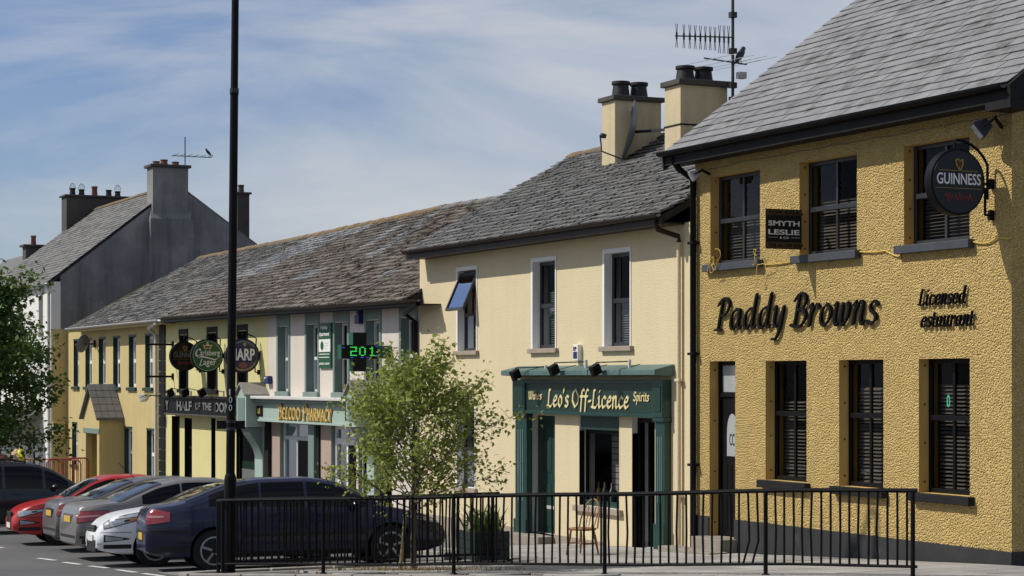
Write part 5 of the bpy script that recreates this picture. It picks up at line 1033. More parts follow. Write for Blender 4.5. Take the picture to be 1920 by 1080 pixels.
for py in (790, 804): MB().lathe(along(py), (0, 0, 1), [(-.02, 8.7 * pxm), (.02, 8.7 * pxm)], 18).build('sign_clip', 'charcoal_frame', lp)
a_ = along(797); fwd = Vector((CA, -SA, 0)); rgt = Vector((SA, CA, 0))
MB().obox(Matrix.Translation(a_ + rgt * (-.02) - fwd * .16) @ Matrix.Rotation(math.atan2(rgt.y, rgt.x), 4, 'Z'), .38, .02, .11).build('finger_plate', 'black_matt', lp)
for i, ch in enumerate('100'):
    p = along([735, 749, 764][i]) + fwd * (8.4 * pxm + .002) - rgt * .0; Bm = Matrix((rgt, Vector((0, 0, 1)), fwd)).transposed(); text('post_number', ch, 'white_letter', lp, p - rgt * .022 - Vector((0, 0, .045)), .045 if ch != '1' else .02, .085, Bm, bold=.0, thick=.003)
# ------------------------------------------------------------------ trees
def leaf_crown(name, material, parent, tips, size, spread, per, seed, flat=.5):
    rn = random.Random(seed); m = MB()
    for (p, w) in tips:
        for _ in range(max(1, int(per * w))):
            c = Vector(p) + Vector((rn.gauss(0, spread), rn.gauss(0, spread), rn.gauss(0, spread * .8))); s = size * rn.uniform(.6, 1.25)
            d = Vector((rn.gauss(0, 1), rn.gauss(0, 1), rn.gauss(-.4, .7))).normalized(); n_ = Vector((rn.gauss(0, flat), rn.gauss(0, flat), 1)).normalized(); u = d.cross(n_)
            u = u.normalized() if u.length > .01 else Vector((1, 0, 0)); k = n_ * s * .12
            m.add([c, c + d * s * .45 + u * s * .36 + k, c + d * s, c + d * s * .45 - u * s * .36 + k], [(0, 1, 2), (0, 2, 3)], 0, min(1, max(0, rn.gauss(.5, .25))))
    o = m.build(name, material, parent, rnd=True); return o
def grow(rn, base, height, spread_at, nbr, rtrunk, up=.6, twigs=5, wob=.06, start=.25):
    """trunk path, branch paths with radii and the twig tips that carry leaves"""
    trunk = [Vector(base)]; tips = []; br = []; n = 12
    for i in range(1, n + 1): trunk.append(Vector(base) + Vector((rn.gauss(0, wob) * i / n, rn.gauss(0, wob) * i / n, height * i / n)))
    for k in range(nbr):
        f = start + (1 - start) * ((k + rn.random()) / nbr); i = min(n - 1, int(f * n)); p = trunk[i].lerp(trunk[i + 1], f * n - i); L = spread_at(f) * rn.uniform(.75, 1.15); a = k * 2.4 + rn.uniform(-.5, .5)
        d = Vector((math.cos(a), math.sin(a), up * rn.uniform(.6, 1.4))).normalized(); path = [p]; q = p.copy()
        for j in range(6):
            d = (d + Vector((rn.gauss(0, .14), rn.gauss(0, .14), rn.gauss(.03, .10)))).normalized(); q = q + d * L / 6; path.append(q.copy())
            if j >= 1:
                for _ in range(twigs):
                    td = (d + Vector((rn.gauss(0, .7), rn.gauss(0, .7), rn.gauss(0, .55)))).normalized(); tl = L * rn.uniform(.10, .30); tp_ = q + td * tl; br.append(([q.copy(), q + td * tl * .5 + Vector((0, 0, .01)), tp_], rtrunk * .09)); tips += [(q + td * tl * .55, .7), (tp_, 1.0)]
        br.append((path, rtrunk * .34 * (1.15 - f))); tips.append((q, 1.2))
    return trunk, br, tips
tb = onG(775, 1069); rn = random.Random(21); H_ = 2.45
def sprd(f): return 1.30 * math.sin(math.pi * (f * .85 + .05)) ** .8 * (1 - .40 * max(0, f - .6))
tr, br, tips = grow(rn, tb, H_, sprd, 56, .045, .58, 5, .03, .30)
tree = thing('street_tree', 'young light green street tree behind the railing in front of the cream house', 'tree', tb)
MB().tube(tr, [.045 - .038 * i / 12 for i in range(13)], 8).build('trunk', 'bark', tree, smooth=True)
m = MB()
for path, r in br: m.tube(path, [max(.0022, r * (1 - .8 * i / (len(path) - 1))) for i in range(len(path))], 4, cap=False)
m.build('branches', 'bark', tree)
leaf_crown('crown', 'leaf_light', tree, tips, .066, .075, 4.4, 5, .8)
stk = tag(MB().tube([tb + Vector((-.22, -.10, -.05)), tb + Vector((-.12, -.06, .78))], .025, 8).build('tree_stake', 'stake_wood', origin=tb), 'pale wooden stake beside the foot of the young tree', 'stake')
# dry grass round the foot of the tree
m = MB(); rn = random.Random(4)
for _ in range(900):
    s_ = rn.gauss(0, .75); c = tb + Vector((.80 * s_, .62 * s_, 0)) + Vector((rn.gauss(0, .10), rn.gauss(0, .10), 0)); c.z = gz(c.x) - .01
    d = Vector((rn.gauss(0, .5), rn.gauss(0, .5), 1)).normalized() * rn.uniform(.03, .12); u = Vector((rn.gauss(0, 1), rn.gauss(0, 1), 0)).normalized() * .006; m.add([c - u, c + u, c + d], [(0, 1, 2)])
tag(m.build('dry_grass', 'dry_grass', origin=tb), 'dry grass tufts along the foot of the railing', 'grass', kind='stuff')
# big tree at the left edge
zc_ = 50.0; xc_ = (-100 - 960) / F * zc_; tb2 = Vector((-CA * zc_ + SA * xc_, SA * zc_ + CA * xc_, 0)); tb2.z = gz(tb2.x); rn = random.Random(8)
def sprd2(f): return 2.75 * math.sin(math.pi * (f * .75 + .22)) ** .7
tr, br, tips = grow(rn, tb2, 5.7, sprd2, 56, .15, .30, 5, .1, .24)
t2 = thing('sycamore_tree', 'dark green broadleaf tree cut by the left edge', 'tree', tb2)
MB().tube(tr, [.15 - .11 * i / 12 for i in range(13)], 10).build('trunk', 'bark', t2, smooth=True); m = MB()
for path, r in br: m.tube(path, [max(.004, r * (1 - .8 * i / (len(path) - 1))) for i in range(len(path))], 4, cap=False)
m.build('branches', 'bark', t2); leaf_crown('crown', 'leaf_dark', t2, tips, .15, .17, 13.0, 9, .6)
# ------------------------------------------------------------------ planter, chair
pc = Vector((-27.05, 13.45, gz(-27.05))); pt = thing('planter', 'dark green planter with upright leaves beside the nose of the blue car', 'planter', pc)
pc = Vector((onG(888, 1049).x, onG(888, 1049).y, 0)); pc = Vector((-26.75, 12.05, gz(-26.75))); pt.location = pc; ORG[pt] = pc.copy()
ux_, uy_ = .30, .26; m = MB()
for k in range(3): bx('planter_board', 'planter_green', pt, pc.x - ux_, pc.x + ux_, pc.y - uy_ - .02, pc.y - uy_, pc.z + .05 + .135 * k, pc.z + .178 + .135 * k, .006); bx('planter_board', 'planter_green', pt, pc.x + ux_, pc.x + ux_ + .02, pc.y - uy_, pc.y + uy_, pc.z + .05 + .135 * k, pc.z + .178 + .135 * k, .006)
m.box(pc.x - ux_, pc.x + ux_, pc.y - uy_ + .001, pc.y + uy_, pc.z + .04, pc.z + .42); m.build('planter_soil_box', 'black_matt', pt)
for a, b_ in ((-1, -1), (1, -1), (1, 1), (-1, 1)): bx('planter_foot', 'planter_green', pt, pc.x + a * ux_ - .03, pc.x + a * ux_ + .03, pc.y + b_ * uy_ - .03, pc.y + b_ * uy_ + .03, pc.z, pc.z + .05)
m = MB(); rn = random.Random(6)
for _ in range(150):
    c = pc + Vector((rn.uniform(-.27, .27), rn.uniform(-.22, .22), .42)); L = rn.uniform(.18, .46); d = Vector((rn.gauss(0, .25), rn.gauss(0, .25), 1)).normalized(); u = Vector((rn.gauss(0, 1), rn.gauss(0, 1), 0)).normalized() * .014; bn_ = Vector((rn.gauss(0, .10), rn.gauss(0, .10), -.02))
    m.add([c - u, c + u, c + d * L * .6 + u, c + d * L * .6 - u, c + d * L + bn_], [(0, 1, 2, 3), (3, 2, 4)], 0, rn.random())
m.build('foliage', 'leaf_plant', pt, rnd=True)
def spindle(name, par, p, q, r=.012, mt='chair_wood'): MB().tube([p, Vector(p).lerp(Vector(q), .3), Vector(p).lerp(Vector(q), .6), q], [r * .75, r * 1.25, r * 1.1, r * .7], 8).build(name, mt, par, smooth=True)
cp = onG(1092, 1040); cp.z = gz(cp.x); ch = thing('wooden_chair', 'orange brown spindle back wooden chair on the pavement under the off-licence window', 'chair', cp); th_ = R(205)
def cw(x, y, z): return cp + Vector((x * math.cos(th_) - y * math.sin(th_), x * math.sin(th_) + y * math.cos(th_), z)) * .86
MB().prism([cw(.22 * math.copysign(abs(math.cos(t)) ** .6, math.cos(t)), .21 * math.copysign(abs(math.sin(t)) ** .6, math.sin(t)), .43) for t in [i * math.pi / 10 for i in range(20)]], (0, 0, .035)).build('seat', 'chair_wood', ch, bevel=.008)
for a, b_ in ((-1, -1), (1, -1), (1, 1), (-1, 1)): spindle('leg', ch, cw(.14 * a, .14 * b_, .435), cw(.20 * a, .20 * b_, 0), .018)
for a in (-1, 1): spindle('stretcher', ch, cw(.17 * a, -.17, .2), cw(.17 * a, .17, .2))
spindle('stretcher', ch, cw(-.17, 0, .2), cw(.17, 0, .2))
bow = [cw(-.20 * math.cos(t) if True else 0, -.17 - .16 * math.sin(t), .46 + .50 * math.sin(t) ** .8) for t in [i * math.pi / 14 for i in range(15)]]
MB().tube(bow, .013, 8).build('back_bow', 'chair_wood', ch, smooth=True)
for k in range(5):
    t = math.pi * (k + 1.5) / 7; spindle('back_spindle', ch, cw(-.12 + .06 * k, -.17, .46), cw(-.20 * math.cos(t), -.17 - .16 * math.sin(t), .46 + .50 * math.sin(t) ** .8), .007)
# ------------------------------------------------------------------ barriers and clothes by the far shop
def barrier(label, p, yaw, w=1.6, h=1.0):
    s = thing('barrier', label, 'barrier', p, 'red barriers by the far shop'); d = Vector((math.cos(yaw), math.sin(yaw), 0)); n_ = Vector((-d.y, d.x, 0)); p = Vector(p)
    MB().tube([p, p + Vector((0, 0, h * .92)), p + d * .08 + Vector((0, 0, h)), p + d * (w - .08) + Vector((0, 0, h)), p + d * w + Vector((0, 0, h * .92)), p + d * w], .025, 6).build('barrier_frame', 'barrier_red', s)
    for k in range(12): q = p + d * (w * (k + .7) / 12.4); MB().tube([q + Vector((0, 0, .15)), q + Vector((0, 0, h - .02))], .011, 5).build('barrier_bar', 'barrier_red', s)
    MB().tube([p + Vector((0, 0, .15)), p + d * w + Vector((0, 0, .15))], .018, 5).build('lower_rail', 'barrier_red', s)
    for f in (.12, .88): q = p + d * w * f; MB().tube([q - n_ * .3, q + Vector((0, 0, .12)), q + n_ * .3], .018, 5).build('foot', 'barrier_red', s)
for px, y_, lab, yw in ((42, 13.1, 'red barrier with clothes draped over it at the far left', 40), (88, 13.6, 'narrow red barrier beside the white corner downpipe', 70), (117, 14.4, 'red barrier standing against the mustard side wall', 75)):
    p = onY(px, 880, y_); p.z = gz(p.x) ; barrier(lab, p, R(yw), 2.2 if px < 60 else .8, 1.25)
def heap(label, px, py, Y, sx, sz, mt):
    c = onY(px, py, Y); m = MB(); rn = random.Random(px); n_ = 16; k_ = 9; vs = []; fs = []
    for i in range(k_ + 1):
        for j in range(n_):
            t = j * 2 * math.pi / n_; f = math.sin(math.pi * (.06 + .9 * i / k_)) ** .7; r_ = 1 + rn.uniform(-.25, .25); vs.append(c + Vector((math.cos(t) * sx * f * r_, math.sin(t) * sx * .5 * f * r_, sz * (i / k_ - .5) * 2 + rn.gauss(0, sz * .06))))
    for i in range(k_):
        for j in range(n_): fs.append((i * n_ + j, i * n_ + (j + 1) % n_, (i + 1) * n_ + (j + 1) % n_, (i + 1) * n_ + j))
    m.add(vs, fs + [tuple(range(n_)), tuple(k_ * n_ + j for j in range(n_))]); tag(m.build('draped_coat', mt, origin=c, smooth=True), label, 'coat', 'clothes on the barrier')
heap('crumpled beige coat draped on the red barrier', 30, 858, 12.9, .30, .26, 'beige_cloth'); heap('bright yellow jacket on the red barrier', 40, 852, 13.0, .22, .22, 'hi_vis'); heap('dark maroon cloth bundle at the left end of the barrier', 6, 866, 12.9, .4, .25, 'maroon_cloth')
# ------------------------------------------------------------------ cars
for nm, c, ro in (('car_navy', (.005, .007, .036), .25), ('car_white', (.74, .75, .76), .3), ('car_silver', (.20, .19, .18), .35), ('car_grey', (.13, .125, .12), .35), ('car_red', (.42, .012, .010), .3), ('car_black', (.010, .011, .014), .25)):
    mat(nm, c, ro, .03, 2, spec=.5, coat=.35, metal=.35 if nm in ('car_silver', 'car_grey') else 0)
mat('car_glass', (.006, .007, .008), .05, 0, spec=.22); mat('tyre', (.014, .014, .014), .85, .2, 8); mat('rim', (.42, .42, .43), .3, .1, 8, metal=.8); mat('light_clear', (.33, .35, .37), .10, .35, 16, spec=.8, coat=.8); mat('light_red', (.30, .010, .012), .15, .2, 14, spec=.8, coat=.8); mat('light_amber', (.55, .16, .02), .2, .1, 8, coat=.5)
mat('light_pale', (.55, .30, .30), .15, .1, 14, coat=.5); mat('plate_white', (.68, .68, .62), .5, .15, 30); mat('plate_yellow', (.60, .38, .05), .5, .15, 30); mat('trim_black', (.012, .012, .013), .6, .1); mat('chrome', (.6, .6, .62), .12, 0, metal=1.0)
def hermite(tab):
    xs = [t[0] for t in tab]; ys = [t[1] for t in tab]; n = len(xs); sl = [(ys[i + 1] - ys[i]) / (xs[i + 1] - xs[i]) for i in range(n - 1)]
    m = [sl[0]] + [0 if sl[i - 1] * sl[i] <= 0 else 2 * sl[i - 1] * sl[i] / (sl[i - 1] + sl[i]) for i in range(1, n - 1)] + [sl[-1]]
    def f(x):
        if x <= xs[0]: return ys[0]
        if x >= xs[-1]: return ys[-1]
        i = max(k for k in range(n - 1) if xs[k] <= x); h = xs[i + 1] - xs[i]; t = (x - xs[i]) / h
        return (2 * t ** 3 - 3 * t * t + 1) * ys[i] + (t ** 3 - 2 * t * t + t) * h * m[i] + (-2 * t ** 3 + 3 * t * t) * ys[i + 1] + (t ** 3 - t * t) * h * m[i + 1]
    return f
def car(label, X, Y, yaw, S, paint, front_plate=True, k=1.0):
    """X, Y: middle of the car on the road; yaw: direction of the nose; S: its measures"""
    L, W, wb, fo, wr = S['L'], S['W'], S['wb'], S['fo'], S['wr']; zt = hermite(S['top']); zbt = hermite(S['belt']); z0 = S.get('zb', .22)
    zg = gz(X) - .12; org = Vector((X, Y, zg)); root = thing(S['kind'], label, 'car', org, 'cars parked along the street')
    pitch = math.atan((gz(X + .8) - gz(X - .8)) / 1.6)
    Rz = Matrix.Rotation(yaw, 3, 'Z'); Rt = Matrix.Rotation(-pitch, 3, 'Y')
    def T(x, y, z): return org + Rt @ (Rz @ Vector(((x - L / 2) * k, y * k, z * k)))
    def hw(x):
        d0, d1 = x, L - x; g_ = 1.0
        if d0 < .75: g_ -= .20 * (1 - d0 / .75) ** 2.2
        if d1 < .85: g_ -= .27 * (1 - d1 / .85) ** 2.2
        return W / 2 * g_
    def zlow(x):
        d = min(x, L - x); return z0 + (.10 * (1 - d / .5) ** 2 if d < .5 else 0)
    NT = 10
    def ctrl(x):
        w = hw(x); zb = zlow(x); t = zt(x); b = min(zbt(x), t - .035); wbt = w * .955; gh_ = t - b; wt_ = max(wbt - .03 - .36 * max(0, gh_ - .06), .4 * w); ze = t - min(.05, gh_ * .4)
        return [(0, zb), (w * .86, zb), (w * .95, zb + .07), (w * .995, zb + .40 * (b - zb)), (w * 1.0, zb + .72 * (b - zb)), (wbt, b), (wbt + (wt_ - wbt) * .5 + .012 * min(1, gh_ / .3), b + (ze - b) * .55), (wt_, ze), (wt_ * .78, t - .012 * min(1, gh_ / .1)), (0, t)]
    def Sf(x, t):
        c = ctrl(x); i = min(int(t), NT - 2); u = t - i; p0, p1, p2, p3 = c[max(i - 1, 0)], c[i], c[i + 1], c[min(i + 2, NT - 1)]
        if i == 0: return (p1[0] + (p2[0] - p1[0]) * u, p1[1] + (p2[1] - p1[1]) * u)
        f = lambda a, b, c_, d: .5 * (2 * b + (c_ - a) * u + (2 * a - 5 * b + 4 * c_ - d) * u * u + (3 * b - a - 3 * c_ + d) * u ** 3)
        tn = .6; g_ = lambda a, b, c_, d: (1 - tn) * (b + (c_ - b) * u) + tn * f(a, b, c_, d)
        return (g_(p0[0], p1[0], p2[0], p3[0]), g_(p0[1], p1[1], p2[1], p3[1]))
    xs = sorted(set([0, .015, .05, .1, .17, .26, .38, .52] + [L - d for d in (0, .015, .05, .1, .17, .26, .38, .52)] + [.52 + (L - 1.04) * i / 44 for i in range(45)])); ts = [0] + [1 + (NT - 2) * i / 30 for i in range(31)]
    vs = []; fs = []; n = 2 * len(ts) - 2
    for x in xs:
        e = 0.0; half = [Sf(x, t) for t in ts]
        if x < .04 or x > L - .04:                                     # rounded ends
            q = 1 - (min(x, L - x) / .05); c = ctrl(x); zm = (zlow(x) + zt(x)) / 2; half = [(y * (1 - .035 * q), zm + (z - zm) * (1 - .07 * q)) for y, z in half]
        lft = [(x, y, z) for y, z in half]; vs += [T(*p) for p in lft] + [T(p[0], -p[1], p[2]) for p in lft[-2:0:-1]]
    for i in range(len(xs) - 1):
        for j in range(n): fs.append((i * n + j, i * n + (j + 1) % n, (i + 1) * n + (j + 1) % n, (i + 1) * n + j))
    fs += [tuple(range(n - 1, -1, -1)), tuple((len(xs) - 1) * n + j for j in range(n))]
    body = MB().add(vs, fs).build('body', [paint, 'trim_black'], root, smooth=True)
    wheels = [(L - fo, 1), (L - fo, -1), (L - fo - wb, 1), (L - fo - wb, -1)]
    cut = MB()
    for x, sg_ in wheels:
        a, b = T(x, sg_ * (W / 2 - .30), wr), T(x, sg_ * (W / 2 + .3), wr); cut.lathe(a, b - a, [(0, (wr + .045) * k), ((b - a).length, (wr + .045) * k)], 32)
    co = cut.build('wheel_cutter', ['trim_black', 'trim_black'], root); md = body.modifiers.new('arches', 'BOOLEAN'); md.operation = 'DIFFERENCE'; md.object = co; md.solver = 'EXACT'
    dg = bpy.context.evaluated_depsgraph_get(); nm_ = bpy.data.meshes.new_from_object(body.evaluated_get(dg)); body.modifiers.clear(); old = body.data; body.data = nm_; nm_.name = 'body'; bpy.data.objects.remove(co); ORG.pop(co, None)
    def tz(x, z, lo_=1.0, hi_=7.6):
        for _ in range(26):
            md_ = (lo_ + hi_) / 2
            if Sf(x, md_)[1] < z: lo_ = md_
            else: hi_ = md_
        return (lo_ + hi_) / 2
    def patch(name, mt, x0, x1, zl, zh, off=.006, sides=(1, -1), nx=12, nz=5, par=None):
        zl_ = zl if callable(zl) else (lambda x: zl); zh_ = zh if callable(zh) else (lambda x: zh)
        for sg_ in sides:
            P = []; 
            for i in range(nx + 1):
                x = x0 + (x1 - x0) * i / nx
                for j in range(nz + 1):
                    t = tz(x, zl_(x) + (zh_(x) - zl_(x)) * j / nz); y, z = Sf(x, t); y2, z2 = Sf(x, min(t + .05, NT - 1)); ya, yb_ = Sf(max(x - .02, 0), t)[0], Sf(min(x + .02, L), t)[0]
                    nrm = Vector((-(yb_ - ya) / .04, 1.0, -(y2 - y) / max(1e-4, (z2 - z)))).normalized(); P.append((x + nrm.x * off, y + nrm.y * off, z + nrm.z * off))
            q = [T(a, sg_ * b, c) for a, b, c in P]; MB().add(q, [(i * (nz + 1) + j, (i + 1) * (nz + 1) + j, (i + 1) * (nz + 1) + j + 1, i * (nz + 1) + j + 1) for i in range(nx) for j in range(nz)]).build(name, mt, par or root, smooth=True)
    def screen(name, mt, x0, x1, tmin=7.15, off=.006, nx=8, ny=10):
        P = []
        for i in range(nx + 1):
            x = x0 + (x1 - x0) * i / nx; s = math.atan2(zt(x + .02) - zt(x - .02), .04)
            hf = [Sf(x, tmin + (NT - 1 - tmin) * j / ny) for j in range(ny + 1)]
            row = [(x - math.sin(s) * off, y, z + math.cos(s) * off) for y, z in hf]; P += row + [(a, -b, c) for a, b, c in row[-2::-1]]
        w_ = 2 * ny + 1; MB().add([T(*p) for p in P], [(i * w_ + j, (i + 1) * w_ + j, (i + 1) * w_ + j + 1, i * w_ + j + 1) for i in range(nx) for j in range(w_ - 1)]).build(name, mt, root, smooth=True)
    for (a, b) in S['screens']: screen('windscreen' if a > L / 2 else 'rear_screen', 'car_glass', a, b)
    def gl(x): return zbt(x) + .03
    def gh2(x): return min(zt(x) - .085, S.get('wtop', 9))
    for (a, b) in S['windows']: patch('side_window', 'car_glass', a, b, gl, lambda x: max(gl(x) + .004, gh2(x)), .005)
    for x in S['doors']: patch('door_gap', 'trim_black', x, x + .012, z0 + .12, lambda x: zbt(x) - .005, .002, nx=1, nz=8)
    for x in S['handles']:
        patch('door_handle', paint if paint != 'car_white' else 'car_white', x, x + .17, lambda x: zbt(x) - .10, lambda x: zbt(x) - .075, .025, nx=3, nz=1)
    patch('sill_trim', 'trim_black', L - fo - wb + wr + .06, L - fo - wr - .06, z0 + .015, z0 + .075, .006, nz=2)
    patch('panel_gap', 'trim_black', .04, L - fo - wb - wr - .06, S['bump'] + .085, S['bump'] + .093, .002, nx=6, nz=1); patch('panel_gap', 'trim_black', L - fo + wr + .06, L - .06, .585, .593, .002, nx=6, nz=1)
    patch('bonnet_gap', 'trim_black', S['doors'][-1] + .35, L - .35, lambda x: min(zbt(x) + .012, zt(x) - .03), lambda x: min(zbt(x) + .020, zt(x) - .022), .002, nx=8, nz=1)
    patch('fuel_cap', 'trim_black', L - fo - wb - .02, L - fo - wb - .012, zbt(L / 4) - .2, zbt(L / 4) - .06, .002, nx=1, nz=2)
    if S.get('strip'): patch('side_strip', S.get('stripmat', 'trim_black'), L - fo - wb + wr + .08, L - fo - wr - .08, S['strip'], S['strip'] + .05, .012, nz=1)
    for (nm2, mt, a, b, zl, zh) in S['lights']:
        fl = zl if callable(zl) else (lambda x, zl=zl: zl); fh2 = zh if callable(zh) else (lambda x, zh=zh: zh)
        if mt != 'light_amber': patch('lamp_bezel', 'trim_black', max(.012, a - .014), min(L - .012, b + .014), lambda x: fl(x) - .012, lambda x: fh2(x) + .012, .005, nx=8, nz=5)
        patch(nm2, mt, a, b, zl, zh, .009 if mt != 'light_amber' else .013, nx=8, nz=5)
        if mt == 'light_red': patch('lamp_stripe', 'light_pale', a + .02, a + (b - a) * .72, lambda x: fl(x) * .58 + fh2(x) * .42, lambda x: fl(x) * .42 + fh2(x) * .58, .012, nx=6, nz=2)
        elif mt == 'light_clear': patch('lamp_lens', 'trim_black', a + (b - a) * .35, a + (b - a) * .55, lambda x: fl(x) * .7 + fh2(x) * .3, lambda x: fl(x) * .3 + fh2(x) * .7, .011, nx=4, nz=2); patch('lamp_lens', 'chrome', a + (b - a) * .62, a + (b - a) * .82, lambda x: fl(x) * .7 + fh2(x) * .3, lambda x: fl(x) * .3 + fh2(x) * .7, .011, nx=4, nz=2)
    def endbox(name, mt, x, dx, y0, y1, za, zb2, bev=.01, par=None):
        m = MB(); c = [T(x + sx_ * dx, y, z) for z in (za, zb2) for (sx_, y) in ((0, y0), (1, y0), (1, y1), (0, y1))]; m.add(c, [(3, 2, 1, 0), (4, 5, 6, 7), (0, 1, 5, 4), (1, 2, 6, 5), (2, 3, 7, 6), (3, 0, 4, 7)]); return m.build(name, mt, par or root, bevel=bev)
    xe = L - .012
    for (z_a, z_b, w_) in S['grille']:
        gr = endbox('grille', 'trim_black', xe - .02, .04, -w_, w_, z_a, z_b)
        for q in range(int((z_b - z_a) / .05)): endbox('grille_bar', 'chrome' if z_a > .45 else 'trim_black', xe + .019, .006, -w_ + .02, w_ - .02, z_a + .02 + .05 * q, z_a + .032 + .05 * q, .0, gr)
    endbox('number_plate', 'plate_white', xe + .022, .012, -.26, .26, S['fpl'], S['fpl'] + .11, .003); endbox('number_plate', 'plate_yellow', -.012, .014, -.26, .26, S['rpl'], S['rpl'] + .11, .003)
    endbox('plate_recess', 'trim_black' if not S.get('chromerear') else 'chrome', -.001, .004, -.34, .34, S['rpl'] - .03, S['rpl'] + .15, .0)
    patch('bumper_strip', 'trim_black', .06, .62, S['bump'], S['bump'] + .05, .008, nx=8, nz=1); endbox('bumper_strip', 'trim_black', -.006, .02, -.62, .62, S['bump'], S['bump'] + .05, .004)
    patch('lower_valance', 'trim_black', .10, L - fo - wb - wr - .08, z0 + .10, z0 + .19, .004, nx=4, nz=2); patch('lower_valance', 'trim_black', L - fo + wr + .07, L - .1, z0 + .10, z0 + .17, .004, nx=4, nz=2)
    if S.get('fog'):
        patch('fog_recess', 'trim_black', L - .50, L - .10, lambda x: z0 + .25 - .10 * (x - L + .50), lambda x: z0 + .27 + .16 * (x - L + .50), .005); patch('fog_lamp', 'light_clear', L - .40, L - .13, lambda x: z0 + .26 - .10 * (x - L + .50), lambda x: z0 + .26 + .14 * (x - L + .50), .009)
    for sg_ in (1, -1):                                                  # mirrors
        xm = S['mirror']; zm = zbt(xm) + .07; m = MB(); c = T(xm, sg_ * (W / 2 + .05), zm)
        Mx = Matrix.Translation(c) @ (Rt @ Rz).to_4x4(); b_ = []
        for i in range(7):
            for j in range(12): u = -1 + 2 * i / 6; a_ = j * math.pi / 6; r_ = math.sqrt(max(0.02, 1 - u * u * .8)); b_.append(Mx @ Vector((.075 * k * math.cos(a_) * r_, .10 * k * u, .065 * k * math.sin(a_) * r_)))
        m.add(b_, [(i * 12 + j, i * 12 + (j + 1) % 12, (i + 1) * 12 + (j + 1) % 12, (i + 1) * 12 + j) for i in range(6) for j in range(12)] + [tuple(range(11, -1, -1)), tuple(72 + j for j in range(12))]); mi = m.build('mirror', paint, root, smooth=True)
        MB().bar(T(xm - .02, sg_ * (W / 2 - .08), zm - .06), T(xm, sg_ * (W / 2), zm - .02), .05 * k, .03 * k).build('mirror_arm', 'trim_black', mi)
    if S.get('rails'):
        for sg_ in (1, -1): MB().tube([T(x, sg_ * (Sf(x, 7.4)[0]), zt(x) + (.045 if 0 < i < 8 else .0)) for i, x in enumerate([S['rails'][0] + (S['rails'][1] - S['rails'][0]) * q / 8 for q in range(9)])], .018, 6).build('roof_rail', 'trim_black', root)
    if S.get('aerial'): x = S['aerial']; MB().tube([T(x, 0, zt(x) - .01), T(x - .32, 0, zt(x) + .30)], .006, 5).build('roof_aerial', 'trim_black', root)
    for x, sg_ in wheels:
        c = T(x, sg_ * (W / 2 - .125), wr); ax = (T(x, sg_ * (W / 2 + 1), wr) - c).normalized(); r = wr * k; h = .105 * k
        ty = MB().lathe(c, ax, [(-h, r * .68), (-h, r * .93), (-h * .8, r * .99), (h * .8, r * .99), (h, r * .93), (h * .95, r * .68)], 36).build('wheel', 'tyre', root, smooth=True)
        u = (Rt @ Rz) @ Vector((1, 0, 0)); v = ax.cross(u); m = MB(); m.lathe(c + ax * h * .35, ax, [(0, r * .67), (h * .1, r * .66)], 36, 1)
        m.lathe(c + ax * h * .45, ax, [(0, r * .675), (h * .5, r * .675), (h * .52, r * .60), (0, r * .58)], 36, 0); m.lathe(c + ax * h * .5, ax, [(0, r * .2), (h * .35, r * .17)], 16, 0); ns = S.get('spokes', 5)
        for q in range(ns):
            a_ = 2 * math.pi * q / ns + .3; d = u * math.cos(a_) + v * math.sin(a_); m.bar(c + ax * h * .7 + d * r * .12, c + ax * h * .72 + d * r * .63, r * (.20 if ns < 7 else .10), h * .35)
        m.build('rim', ['rim', 'trim_black'], ty)
    return root
SED = dict(kind='saloon_car', L=4.70, W=1.80, wb=2.75, fo=.93, wr=.325, spokes=5)
laguna = dict(SED, kind='hatchback_car', top=[(0, .78), (.05, .98), (.14, 1.04), (.45, 1.08), (.75, 1.18), (1.25, 1.36), (1.8, 1.44), (2.4, 1.445), (2.85, 1.39), (3.3, 1.20), (3.72, .98), (4.2, .86), (4.55, .72), (4.70, .60)], belt=[(0, .86), (.6, .97), (1.6, .95), (3.4, .90), (4.3, .80), (4.7, .52)],
    screens=[(.60, 1.55), (2.82, 3.66)], windows=[(.95, 1.72), (1.76, 2.42), (2.47, 3.42)], doors=[1.74, 2.44, 3.36], handles=[1.86, 2.62], grille=[(.33, .48, .5)], fpl=.42, rpl=.50, bump=.60, mirror=3.2, strip=.52, wtop=1.36,
    lights=[('tail_light', 'light_red', .03, .40, .74, .98), None])
laguna['lights'] = [('tail_light', 'light_red', .02, .36, lambda x: .74 + .12 * x, lambda x: .985 - .16 * x), ('headlight', 'light_clear', 3.95, 4.58, lambda x: .78 - .22 * (x - 3.95), lambda x: .80 - .10 * (x - 3.95))]
laguna['top'] = [(x, z * .99) for x, z in laguna['top']]
